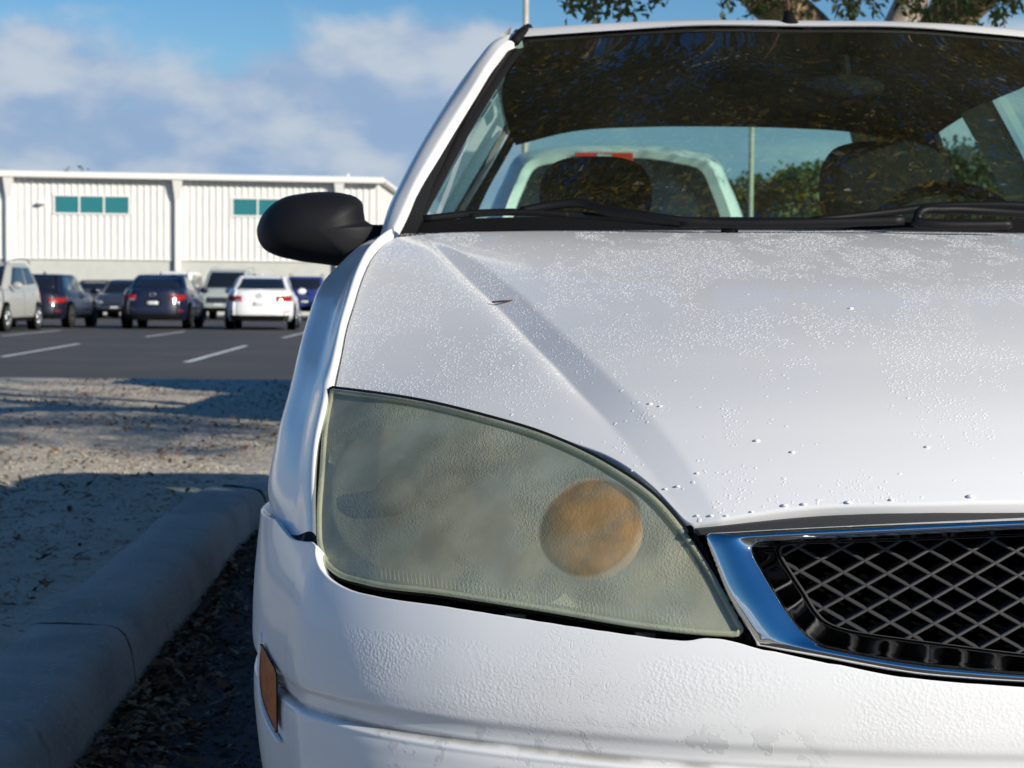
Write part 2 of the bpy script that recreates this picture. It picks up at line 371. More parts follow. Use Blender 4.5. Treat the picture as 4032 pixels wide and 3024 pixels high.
#@@GROUND
# ------------------------------------------------------------------ ground
m_asph = mat('asphalt', (0.055, 0.052, 0.05), 0.85, var=[(0.35, (0.075, 0.068, 0.062), 0.4, 0.65), (160, (0.10, 0.095, 0.09), 0.58, 0.72)], bump=[(220, 0.5, 0.004), (35, 0.3, 0.006)])
m_line = mat('line_paint', (0.72, 0.72, 0.70), 0.7, var=[(9, (0.45, 0.44, 0.42), 0.55, 0.75)], bump=(220, 0.3, 0.002))
m_sand = mat('sandy_soil', (0.50, 0.44, 0.35), 0.95, var=[(2.2, (0.56, 0.50, 0.41), 0.4, 0.6), (28, (0.20, 0.155, 0.11), 0.56, 0.70), (170, (0.50, 0.46, 0.40), 0.60, 0.72)], bump=[(30, 0.7, 0.03), (140, 0.7, 0.01)])
m_conc = mat('concrete', (0.42, 0.41, 0.38), 0.9, var=[(3, (0.30, 0.30, 0.28), 0.4, 0.65), (18, (0.26, 0.25, 0.23), 0.6, 0.75), (90, (0.50, 0.48, 0.45), 0.55, 0.7)], bump=[(150, 0.8, 0.005), (45, 0.5, 0.008)])
g = mesh('ground', [(-900, -200, -0.03), (900, -200, -0.03), (900, 2500, -0.03), (-900, 2500, -0.03)], [(0, 1, 2, 3)], mat('far_ground', (0.09, 0.10, 0.06), 0.95, var=(0.02, (0.14, 0.12, 0.08), 0.4, 0.6)), False); tag(g, kind='structure')
# asphalt lot as one gently uneven sheet
g = mesh('parking_lot', [(-90, -12, 0), (70, -12, 0), (70, 84, 0), (-90, 79, 0)], [(0, 1, 2, 3)], m_asph, False); tag(g, kind='structure')
# near asphalt patch with real relief
def noise2(x, y, s, seed=0):
    r = np.random.default_rng(seed); o = 0
    for k in range(5):
        a = r.uniform(0, 6.28); f = s*r.uniform(.6, 1.6); p = r.uniform(0, 6.28)
        o = o + np.sin((x*math.cos(a)+y*math.sin(a))*f + p + 1.3*np.sin((y*math.cos(a)-x*math.sin(a))*f*.7+p*2))
    return o/5
# kerb path (face foot), nearly parallel to the car then turning behind it
foot = np.array([(-0.62, -1.0), (-0.76, 1.5), (-0.835, 3.4), (-0.895, 4.6), (-0.945, 5.7), (-0.978, 6.25), (-0.985, 6.70), (-0.982, 6.92), (-0.955, 7.06), (-0.86, 7.14), (-0.70, 7.165), (-0.3, 7.17), (1.2, 7.17), (3.2, 7.17), (6.0, 7.17)])
path = cr(np.c_[foot, np.zeros(len(foot))], 260)[:, :2]
seg = np.r_[0, np.cumsum(np.linalg.norm(np.diff(path, axis=0), axis=1))]
def curb_piece(a, b):
    k = max(6, int((b-a)/0.04)); s = np.linspace(a, b, k)
    P = np.c_[np.interp(s, seg, path[:, 0]), np.interp(s, seg, path[:, 1])]
    T = np.gradient(P, axis=0); T /= np.linalg.norm(T, axis=1)[:, None]
    Nn = np.c_[-T[:, 1], T[:, 0]]       # to the left of travel: away from the stall
    prof = [(-.002, -.06), (.0, .0), (.008, .06), (.016, .100), (.026, .124), (.044, .141), (.07, .149), (.17, .155), (.232, .154), (.243, .145), (.247, .10), (.247, -.06)]
    G = np.array([[(P[i, 0]+Nn[i, 0]*d, P[i, 1]+Nn[i, 1]*d, z + 0.0015*noise2(P[i, 0]*3, P[i, 1]*3, 5, 3) + (rng.normal(0, .0011) if z > .05 else 0)) for (d, z) in prof] for i in range(k)])
    o = gmesh('curb', G, m_conc, flip=False)
    o.data.polygons.foreach_set('use_smooth', [True]*len(o.data.polygons))
    n0 = len(prof)
    return o
joints = [0, 2.1, 5.12, 8.05, 8.9, 11.2, 13.4, seg[-1]]
for i in range(len(joints)-1):
    o = curb_piece(joints[i]+0.004, joints[i+1]-0.004); tag(o, kind='structure')
# sandy island behind the kerb, raised
def island(name, x0, x1, y0, y1, dx, dy, keep=None):
    xs = np.arange(x0, x1+dx/2, dx); ys = np.arange(y0, y1+dy/2, dy)
    X, Y = np.meshgrid(xs, ys)
    Z = 0.143 + 0.012*noise2(X, Y, 2.2, 1) + 0.009*noise2(X, Y, 9, 2) + 0.005*noise2(X, Y, 30, 5) + rng.normal(0, 0.0016, X.shape)
    kx = np.interp(Y, path[:180, 1], path[:180, 0])
    return X, Y, Z
X, Y, Z = island('a', -8.0, -1.0, 2.4, 16.2, 0.035, 0.045)
kx = np.interp(Y, path[:150, 1], path[:150, 0])-0.20
okp = (X < kx) | (Y > 7.3)
V = np.stack([np.where((X > kx) & (Y < 7.3), kx, X), Y, Z], -1)
n, k = X.shape
fc = np.array(gridf(n, k)); fl = okp.ravel()
cell = okp[:-1, :-1].ravel()
o = fast_mesh('sandy_ground', V.reshape(-1, 3), 4, m_sand, faces=fc[cell], smooth=True); tag(o, kind='structure')
b_ = MB(); b_.add([(-40, -4, .13), (-8.0, -4, .13), (-8.0, 16.2, .13), (-40, 16.2, .13), (-8.0, -4, .13), (-.8, -4, .13), (-1.0, 2.42, .13), (-8.0, 2.42, .13), (-1.02, 7.36, .13), (6, 7.36, .13), (6, 9.2, .13), (-1.02, 9.2, .13)], [(0, 1, 2, 3), (4, 5, 6, 7), (8, 9, 10, 11)])
tag(b_.build('sandy_verge', m_sand), kind='structure')
b_ = MB(); b_.box((-40, 16.2, -.05), (-1.0, 16.34, .145)); tag(b_.build('curb', m_conc, bevel=.02), kind='structure')
b_ = MB(); b_.box((-1.0, 9.2, -.05), (-.86, 16.34, .145)); tag(b_.build('curb', m_conc, bevel=.02), kind='structure')
b_ = MB(); b_.box((-.86, 9.2, -.05), (6, 9.34, .145)); tag(b_.build('curb', m_conc, bevel=.02), kind='structure')
# parking lines
def line(p, q, w=0.10, z=0.004):
    p = np.array(p); q = np.array(q); d = (q-p)/np.linalg.norm(q-p); nn = np.array([-d[1], d[0]])*w/2
    k = 30; L = np.linspace(0, 1, k)[:, None]; A = p+(q-p)*L
    e1 = A+nn*(1+.12*rng.normal(size=(k, 1))); e2 = A-nn*(1+.12*rng.normal(size=(k, 1)))
    V = [(a[0], a[1], z) for a in e1]+[(a[0], a[1], z) for a in e2]
    tag(mesh('parking_line', V, [(i, i+1, k+i+1, k+i) for i in range(k-1)], m_line, False), kind='structure')
line((-7.35, 25.6), (-7.95, 32.6)); line((-4.42, 24.1), (-4.83, 32.3)); line((-10.3, 25.4), (-10.95, 32.6)); line((-1.5, 24), (-1.8, 32))
for x in (-2.1, -5.05, -8.0, -11.1, -14.2, -17.3): line((x+.10, 38.3), (x-.15, 46.0 if x > -6 else 44.2))
line((-4.6, 18.6), (-3.72, 18.62), 0.12)
line((-4.6, 18.6), (-3.6, 18.5), 0.1) if False else None
# litter: dead leaves, twigs and pebbles
def leafs(n, posf, size, mats_, name, label, cat, flat=0.35, asp=0.42):
    P = posf(n); k = len(P)
    L = rng.uniform(*size, k); a = rng.uniform(0, 2*math.pi, k); tx = rng.normal(0, flat, k); ty = rng.normal(0, flat, k)
    D = np.stack([np.cos(a), np.sin(a), tx], -1); S = np.stack([-np.sin(a), np.cos(a), ty], -1)
    up = np.array([0, 0, 1.0])
    q = [P - D*L[:, None]/2, P + S*L[:, None]*asp/2 + up*L[:, None]*.12, P + D*L[:, None]/2, P - S*L[:, None]*asp/2+up*L[:, None]*.05]
    V = np.stack(q, 1).reshape(-1, 3)
    o = fast_mesh(name, V, 4, mats_[0])
    for m in mats_[1:]: o.data.materials.append(m)
    o.data.polygons.foreach_set('material_index', rng.integers(0, len(mats_), k).astype(np.int32))
    tag(o, label, cat, kind='stuff'); return o
dl = [mat('dead_leaf', (0.16, 0.075, 0.03), 0.8), mat('dead_leaf_dark', (0.07, 0.04, 0.022), 0.8), mat('dead_leaf_tan', (0.30, 0.20, 0.11), 0.8)]
def foot_x(Y): return np.interp(Y, path[:150, 1], path[:150, 0])
def gutter(n):
    Y = np.concatenate([rng.uniform(2.8, 7.0, n//2), np.abs(rng.normal(0, .35, n//4))*rng.choice([-1, 1], n//4)+4.35, rng.normal(3.6, .25, n//4)])
    X = foot_x(Y) + np.abs(rng.exponential(.07, len(Y))) + .01
    return np.stack([X, Y, rng.uniform(.004, .022, len(Y))], -1)
leafs(2600, gutter, (.015, .045), dl, 'leaf_litter', 'brown dead leaves gathered against the foot of the concrete kerb', 'leaf litter')
def isl(n):
    Y = rng.uniform(3, 16, n); X = rng.uniform(-7, -1.2, n); k = noise2(X, Y, 2.5, 9)+rng.normal(0, .35, n) > .12
    return np.stack([X, Y, .150+.012*noise2(X, Y, 2.2, 1)+.009*noise2(X, Y, 9, 2)+rng.uniform(0, .01, n)], -1)[k & (X < foot_x(Y)-.24)]
leafs(16000, isl, (.015, .05), dl, 'leaf_litter', 'dry leaves and mulch chips scattered over the sandy ground', 'leaf litter')
def stall(n):
    Y = rng.uniform(2.8, 7, n); X = foot_x(Y)+rng.uniform(.02, .9, n)
    return np.stack([X, Y, rng.uniform(.003, .012, n)], -1)
leafs(1500, stall, (.008, .03), dl, 'leaf_litter', 'small dry leaf fragments lying on the asphalt beside the white car', 'leaf litter')
def pebbles(n, posf, size, m, name, label, cat):
    P = posf(n); k = len(P)
    O = np.array([(1,0,0),(0,1,0),(-1,0,0),(0,-1,0),(0,0,.7),(0,0,-.5)], float)
    Fo = np.array([(0,1,4),(1,2,4),(2,3,4),(3,0,4),(1,0,5),(2,1,5),(3,2,5),(0,3,5)])
    r = rng.uniform(*size, k)[:, None, None]*rng.uniform(.6, 1.3, (k, 6, 1)); a = rng.uniform(0, 6.28, k); c, s = np.cos(a)[:, None], np.sin(a)[:, None]
    Q = O[None]*r; Q = np.stack([Q[..., 0]*c-Q[..., 1]*s, Q[..., 0]*s+Q[..., 1]*c, Q[..., 2]], -1) + P[:, None]
    Fa = (Fo[None]+np.arange(k)[:, None, None]*6).reshape(-1, 3)
    tag(fast_mesh(name, Q.reshape(-1, 3), 3, m, faces=Fa, smooth=True), label, cat, kind='stuff')
def islp(n):
    Y = 3+13*rng.uniform(0, 1, n)**1.3; X = rng.uniform(-4.5, -1.2, n)
    return np.stack([X, Y, .143+.012*noise2(X, Y, 2.2, 1)+.009*noise2(X, Y, 9, 2)], -1)[X < foot_x(Y)-.24]
pebbles(16000, islp, (.004, .012), mat('shell_gravel', (0.42, 0.38, 0.31), 0.9, var=(3, (0.3, 0.26, 0.2), .4, .6)), 'gravel', 'pale shell gravel strewn over the sandy ground left of the kerb', 'gravel')
def stallp(n):
    Y = rng.uniform(2.8, 7, n); X = foot_x(Y)+rng.uniform(.0, 1.0, n); return np.stack([X, Y, np.full(n, .002)], -1)
pebbles(9000, stallp, (.003, .008), mat('asphalt_grit', (0.12, 0.115, 0.11), 0.9), 'grit', 'loose dark grit on the asphalt between kerb and white car', 'grit')
#@@BUILDING
# ------------------------------------------------------------------ metal building
m_metal = mat('white_metal_siding', (0.74, 0.73, 0.69), 0.45, var=(1.2, (0.68, 0.68, 0.66), .4, .7))
m_trim = mat('white_metal_trim', (0.76, 0.75, 0.72), 0.4)
m_block = mat('painted_block', (0.50, 0.51, 0.47), 0.9, bump=(14, 0.3, .01), var=(2, (0.46, 0.47, 0.44), .4, .7))
m_teal = mat('teal_window', (0.02, 0.17, 0.19), 0.15, 0, 0.3)
kB = 0.16; yB = lambda x: 82+kB*(x+10)
ang = math.atan(kB)
RB = np.array([[math.cos(ang), -math.sin(ang)], [math.sin(ang), math.cos(ang)]])
def wallpx(u, v, off=0):     # pixel -> (s,z) on the front wall; s measured along it
    d = ray(u, v); # y = 82+kB*(x+10)
    k = (82+kB*10)/(d[1]-kB*d[0]); p = d*k+np.array([0, 0, CAMH]); return (p[0]-(-6.2))/math.cos(ang), p[2]
s0, _ = wallpx(1489, 900); Bo = np.array([-6.2, yB(-6.2), 0.0])
BL = empty('warehouse', tuple(Bo), 'white ribbed metal building with teal strip windows above a grey block base', 'building')
BL.rotation_euler.z = ang; BL['_o'] = (0., 0., 0.)
# local coordinates: x along the wall (0 at s=0), y into the building, z up
sR = s0; sL = sR-75; zE = wallpx(1450, 712)[1]-0.02; zBk = wallpx(700, 1021)[1]; DEP = 26; zBack = zE-2.4
MB().add([(sL, 0, zBk), (sR, 0, zBk), (sR, 0, zE), (sL, 0, zE), (sL, DEP, zBk), (sR+8, DEP, zBk), (sR+8, DEP, zBack), (sL, DEP, zBack)],
         [(0, 1, 2, 3), (1, 5, 6, 2), (5, 4, 7, 6), (4, 0, 3, 7)]).build('metal_wall', m_metal, BL)
MB().box((sL, .03, -.1), (sR-.03, 2, zBk-.004)).build('block_wall', m_block, BL)
MB().box((sL, -.05, zBk-.06), (sR+.05, .0-.002, zBk+.0)).build('base_flashing', m_trim, BL)
rf = MB().add([(sL, -.35, zE+.12), (sR+.25, -.35, zE+.12), (sR+8.3, DEP, zBack+.12), (sL, DEP, zBack+.12), (sL, -.35, zE-.02), (sR+.25, -.35, zE-.02), (sR+8.3, DEP, zBack-.05), (sL, DEP, zBack-.05)],
        [(0, 1, 2, 3), (4, 7, 6, 5), (0, 4, 5, 1), (1, 5, 6, 2), (2, 6, 7, 3), (3, 7, 4, 0)]).build('roof', m_trim, BL)
gt = MB().box((sL, -.55, zE-.12), (sR+.2, -.352, zE+.16)).build('gutter', m_trim, BL, bevel=.03)
MB().box((sR-.06, -.04, zBk), (sR+.06, -.0025, zE-.03)).build('corner_trim', m_trim, BL)
# ribs, one part each, sharing a mesh
zt = zE-.03
def ribmesh(h):
    V = [(-.07, 0, 0), (-.03, -.05, 0), (.03, -.05, 0), (.07, 0, 0), (-.07, 0, h), (-.03, -.05, h), (.03, -.05, h), (.07, 0, h)]
    me = bpy.data.meshes.new('rib'); me.from_pydata(V, [], [(0, 1, 5, 4), (1, 2, 6, 5), (2, 3, 7, 6), (0, 3, 2, 1), (4, 5, 6, 7)]); me.materials.append(m_metal); return me
wins = [(215, 506), (917, 1208), (-487, -196)]
wr = [(wallpx(a, 806)[0], wallpx(b, 806)[0]) for a, b in wins]
zw0 = wallpx(360, 839)[1]; zw1 = wallpx(360, 774)[1]
full, up, lowm = ribmesh(zt-zBk), ribmesh(zt-zw1-.1), ribmesh(zw0-.1-zBk)
pitch = 0.292; k = 0
while True:
    s = sR-.35-k*pitch; k += 1
    if s < sL or k > 150: break
    cut = any(a-.12 < s < b+.12 for a, b in wr)
    for me, z in (((up, zw1+.1), (lowm, zBk)) if cut else ((full, zBk),)):
        o = bpy.data.objects.new('rib', me); COL.objects.link(o); o.parent = BL; o.location = (s, -.002, z)
for i, (a, b) in enumerate(wr):
    f = MB()
    for (p, q, r, t_) in ((a-.08, b+.08, zw1, zw1+.08), (a-.08, b+.08, zw0-.08, zw0)): f.box((p, -.07, r), (q, -.002, t_))
    for x in (a-.04, a+(b-a)/3, a+2*(b-a)/3, b+.04): f.box((x-.035, -.068, zw0), (x+.035, -.003, zw1))
    w = f.build('window', m_trim, BL)
    w['_o'] = (0., 0., 0.)
    for j in range(3):
        x0 = a+(b-a)*j/3+.035; x1 = a+(b-a)*(j+1)/3-.035
        MB().box((x0+.001, -.03, zw0+.001), (x1-.001, -.02, zw1-.001)).build('pane', m_teal, w)
for (u, v0) in ((700, 770), (1333, 760), (67-30, 770)):
    s = wallpx(u, 900)[0]
    ds = MB().box((s-.13, -.26, .05), (s+.13, -.02, zE-.95)).build('downspout', m_trim, BL, bevel=.02)
    h = MB().add([(s-.13, -.26, zE-1.0), (s+.13, -.26, zE-1.0), (s+.13, -.05, zE-1.0), (s-.13, -.05, zE-1.0), (s-.26, -.56, zE+.17), (s+.26, -.56, zE+.17), (s+.26, -.05, zE+.17), (s-.26, -.05, zE+.17)],
             [(0, 3, 2, 1), (4, 5, 6, 7), (0, 1, 5, 4), (1, 2, 6, 5), (2, 3, 7, 6), (3, 0, 4, 7)]).build('leader_head', m_trim, ds)
s, z = wallpx(165, 800)
MB().box((s-.16, -.35, z-.06), (s+.16, -.06, z+.07)).build('wall_light', m_trim, BL, bevel=.03)
MB().box((sR+.002, 2.6, zE-1.45), (sR+.16, 3.1, zE-1.25)).build('wall_light', m_grey, BL, bevel=.02)
s, z = wallpx(1375, 690)
MB().tube([(s, 1.0, zE-.1), (s, 1.0, z+.12)], .07).build('vent_pipe', m_trim, BL)
# ------------------------------------------------------------------ foliage helper
def leaf_cloud(name, P, size, m_list, parent=None, asp=0.45, droop=0.3, seed=1, fold=True):
    r = np.random.default_rng(seed); k = len(P)
    L = r.uniform(*size, k)[:, None]; d = r.normal(size=(k, 3)); d[:, 2] -= droop; d /= np.linalg.norm(d, axis=1)[:, None]
    s = np.cross(d, r.normal(size=(k, 3))); s /= np.linalg.norm(s, axis=1)[:, None]
    nrm = np.cross(d, s)
    V = np.stack([P, P+d*L*.45+s*L*asp/2+nrm*L*.05, P+d*L, P+d*L*.45-s*L*asp/2+nrm*L*.05], 1).reshape(-1, 3)
    o = fast_mesh(name, V, 4, m_list[0], parent)
    for m in m_list[1:]: o.data.materials.append(m)
    o.data.polygons.foreach_set('material_index', r.integers(0, len(m_list), k).astype(np.int32))
    return o
def leafmat(name, c, back=0.35):
    m = mat(name, c, 0.45, spec=0.4); t = m.node_tree; b = t.nodes['Principled BSDF']
    tl = N(t, 'ShaderNodeBsdfTranslucent'); tl.inputs[0].default_value = (c[0]*1.6, c[1]*1.7, c[2]*.8, 1)
    x = N(t, 'ShaderNodeMixShader'); x.inputs[0].default_value = back; t.links.new(b.outputs[0], x.inputs[1]); t.links.new(tl.outputs[0], x.inputs[2])
    t.links.new(x.outputs[0], t.nodes['Material Output'].inputs[0]); return m
lg = [leafmat('leaf_green', (0.10, 0.12, 0.032), .45), leafmat('leaf_dark', (0.045, 0.065, 0.022)), leafmat('leaf_olive', (0.17, 0.14, 0.035), .45), leafmat('leaf_green2', (0.06, 0.085, 0.03))]
far = [leafmat('far_leaf_grey', (0.13, 0.14, 0.09)), leafmat('far_leaf_olive', (0.12, 0.14, 0.05)), leafmat('far_leaf_green', (0.07, 0.13, 0.03))]
ly = leafmat('leaf_yellow', (0.38, 0.25, 0.03)); lb = leafmat('leaf_brown', (0.16, 0.09, 0.03))
m_bark = mat('bark', (0.20, 0.14, 0.085), 0.95, var=[(6, (0.32, 0.23, 0.13), .45, .6), (26, (0.09, 0.065, 0.045), .5, .65)], bump=[(18, 1.0, .05), (60, .8, .02)])
m_bark2 = mat('pale_bark', (0.36, 0.31, 0.25), 0.9, var=[(9, (0.26, 0.22, 0.18), .45, .65), (40, (0.42, 0.38, 0.32), .5, .65)], bump=[(30, .5, .01)])
def blob(c, r, n, seed, shell=0.55):
    q = np.random.default_rng(seed); d = q.normal(size=(n, 3)); d /= np.linalg.norm(d, axis=1)[:, None]
    return np.array(c)+d*(shell+(1-shell)*q.uniform(0, 1, (n, 1)))*np.array(r)
def bushy_tree(name, x, y, h, w, label, seed, mats_, n=2600, group=None, cat='tree', lsz=(.25, .5), nb=11, zl=.14):
    r = np.random.default_rng(seed); t = empty(name, (x, y, 0), label, cat, group)
    MB().tube([(x, y, 0), (x+.1*w, y, h*.3), (x, y, h*.6)], [w*.06, w*.045, w*.02]).build('trunk', m_bark, t)
    P = []
    for i in range(nb):
        a = r.uniform(0, 6.28); rr = r.uniform(0, .36)*w; zc = h*r.uniform(zl, .86)
        P.append(blob((x+rr*math.cos(a), y+rr*math.sin(a), zc), (w*.22, w*.22, h*.15), n//nb, seed*40+i, .3))
    o = leaf_cloud('crown', np.concatenate(P), lsz, mats_, t, asp=.6, seed=seed); tag(o, kind='stuff'); return t
for i, (u, vt, Yd, w, lab) in enumerate([(268, 640, 118, 1.5, 'narrow treetop rising above the roof, left one of the pair'), (325, 655, 121, 1.8, 'slightly lower treetop above the roof, right one of the pair')]):
    p = Wp(u, vt, Yd); bushy_tree('tree', p[0], p[1], p[2], w, lab, 30+i, [lg[3], lg[1]], 1500, 'treetops behind the metal building', lsz=(.2, .45))
# far trees, seen through the rear window of the white car
for i, (u, vt, Yd, w, mm, lab) in enumerate([(2905, 672, 62, 4.2, far[:2], 'low round olive tree seen through the rear window, leftmost, beside the white truck'),
        (3060, 650, 64, 5.0, [far[0], far[1], lg[0]], 'grey green tree seen through the rear window just right of the thin light pole'),
        (3225, 628, 60, 4.2, [far[2], far[1]], 'bright green tree seen through the rear window, next to the driver headrest'),
        (3420, 660, 66, 5.4, [lg[1], far[1]], 'dark tree partly hidden behind the driver headrest'),
        (3760, 520, 60, 4.5, [lg[1], lg[3]], 'dark tree seen through the rear side window of the white car'),
        (4100, 560, 66, 5.0, [lg[1], lg[0]], 'tall dark tree at the right edge seen through the side window')]):
    p = Wp(u, vt, Yd); bushy_tree('tree', p[0], p[1], p[2], w, lab, 50+i, mm, 13000, 'distant trees behind the white car', lsz=(.16, .34), nb=30, zl=.3)
# poles
m_pole = mat('pole_concrete', (0.52, 0.47, 0.38), 0.8, var=(4, (0.42, 0.38, 0.31), .4, .7))
for (u, Yd, w, zt_, lab) in ((2065, 40, .115, 11, 'pale tall light pole rising above the left end of the car roof'), (2957, 38, .10, 5.6, 'thin pale pole seen through the rear window of the white car')):
    p = Wp(u, 700, Yd); t = empty('light_pole', (p[0], p[1], 0), lab, 'pole', 'light poles in the car park')
    MB().tube([(p[0], p[1], 0), (p[0], p[1], zt_)], [w*.58, w*.5], 14).build('shaft', m_pole, t, True)
    MB().tube([(p[0], p[1], 0), (p[0], p[1], .35)], [w*1.3, w*1.2], 14).build('base', m_conc, t, True)
    MB().box((p[0]-.12, p[1]-.3, zt_), (p[0]+.12, p[1]+.35, zt_+.12)).build('lamp_head', m_grey, t)
# ------------------------------------------------------------------ oak over the car
OT = empty('oak_tree', (2.35, 9.0, 0.0), 'spreading tree with brown and pale limbs standing behind the white car, leaves overhanging it', 'tree')
def wp(u, v, Y): return tuple(Wp(u, v, Y))
def limb(pts, rad, name, m, k=14, wob=0.0):
    P = cr(pts, 34); R = np.interp(np.linspace(0, 1, 34), np.linspace(0, 1, len(rad)), rad)*(1+rng.normal(0, wob, 34))
    return MB().tube(P, R, k).build(name, m, OT, True)
limb([(2.3, 9.0, -.05), (2.2, 9.0, .5), (2.05, 8.9, 1.1)], [.30, .24, .21], 'trunk', m_bark)
limb([(2.15, 8.9, .9), wp(3330, 300, 8.7), wp(3165, 110, 8.5), wp(3050, 10, 8.3), wp(2880, -160, 7.8), (0.3, 6.3, 3.6), (-0.6, 4.6, 4.2)], [.17, .125, .10, .092, .085, .06, .03], 'limb', m_bark, wob=.06)
limb([(2.1, 8.9, .9), wp(3500, 350, 8.9), wp(3542, 110, 9.0), wp(3592, 0, 9.0), wp(3640, -180, 8.9), (2.2, 8.0, 4.2), (2.0, 6.8, 5.2)], [.15, .10, .082, .078, .075, .06, .03], 'limb', m_bark2)
limb([(2.2, 8.9, .9), wp(3600, 300, 8.6), wp(3700, 110, 8.5), wp(3810, 0, 8.4), wp(4000, -200, 8.0), (3.6, 6.8, 4.0), (4.6, 5.6, 4.6)], [.16, .11, .095, .088, .08, .06, .03], 'limb', m_bark, wob=.06)
r = np.random.default_rng(5)
ends = []
for i in range(34):       # secondary branches
    a = np.array([r.uniform(-.6, 3.6), r.uniform(4.8, 8.0), r.uniform(3.2, 4.4)]); d = r.normal(size=3)*np.array([1.2, 1.2, .45]); b = a+d+np.array([0, -.4, .3])
    ends += [a+(b-a)*t for t in (0.4, .7, 1.0)]
    limb([a, (a+b)/2+r.normal(size=3)*.12, b], [.035, .022, .008], 'branch', m_bark2 if i % 3 else m_bark, 7)
P = []
for i in range(430):
    x = r.uniform(-3.6, 5.4); y = r.uniform(2.9, 9.4); z = r.uniform(2.9, 4.8)
    if noise2(x, y, 1.9, 21) < -.28: continue
    if y < 3.6: z += .4
    P.append(blob((x, y, max(z, 1.55+.185*y)), (r.uniform(.32, .55), r.uniform(.32, .55), r.uniform(.2, .38)), 170, 100+i, .1))
P = np.concatenate(P); zmin = .92+.176*P[:, 1]; P = P[P[:, 2] > zmin]
for i in range(560):
    x = r.uniform(-1.7, 3.0); y = r.uniform(3.1, 5.7); z = r.uniform(2.9, 4.3)
    if noise2(x, y, 2.6, 5) < -.40: continue
    P = np.concatenate([P, blob((x, y, max(z, 1.5+.185*y)), (r.uniform(.25, .4), r.uniform(.25, .4), r.uniform(.15, .3)), 110, 700+i, .1)])
P = P[P[:, 2] > .92+.176*P[:, 1]]
tag(leaf_cloud('crown', P, (.045, .085), lg+[lg[2], ly, lb], OT, asp=.42, droop=.2, seed=3), kind='stuff')  # crown colours raised to stand in for sunlight the inner leaves miss
# hanging sprays seen above the roof line
sp = []; tw = MB()
for (u0, u1, v1, Yd, nb) in [(2185, 2330, 25, 7.2, 5), (2230, 2560, 75, 7.0, 13), (2590, 2625, 15, 7.1, 2), (2850, 3010, 55, 7.4, 8), (2990, 3200, 60, 7.9, 8), (3300, 3480, 85, 7.6, 10), (3560, 3700, 100, 7.8, 9), (3700, 3960, 95, 7.6, 13), (3950, 4032, 10, 7.6, 4)]:
    for j in range(nb):
        u = r.uniform(u0, u1); ln = r.uniform(.3, 1.0); Y0 = Yd+r.uniform(-.5, .5)
        a = np.array(wp(u+r.uniform(-60, 60), -140, Y0)); b = np.array(wp(u, v1*ln, Y0))
        mid = (a+b)/2+r.normal(size=3)*.03
        C = cr([a, mid, b], 14); tw.tube(C, np.linspace(.005, .0015, 14), 5)
        for q in C[5:]:
            for _ in range(2): sp.append(q+r.normal(size=3)*.018)
tag(tw.build('twigs', m_bark, OT, True), kind='stuff')
tag(leaf_cloud('leaves', np.array(sp), (.03, .06), [lg[1], lg[3], lg[3], lg[0]], OT, asp=.42, droop=.9, seed=8), kind='stuff')
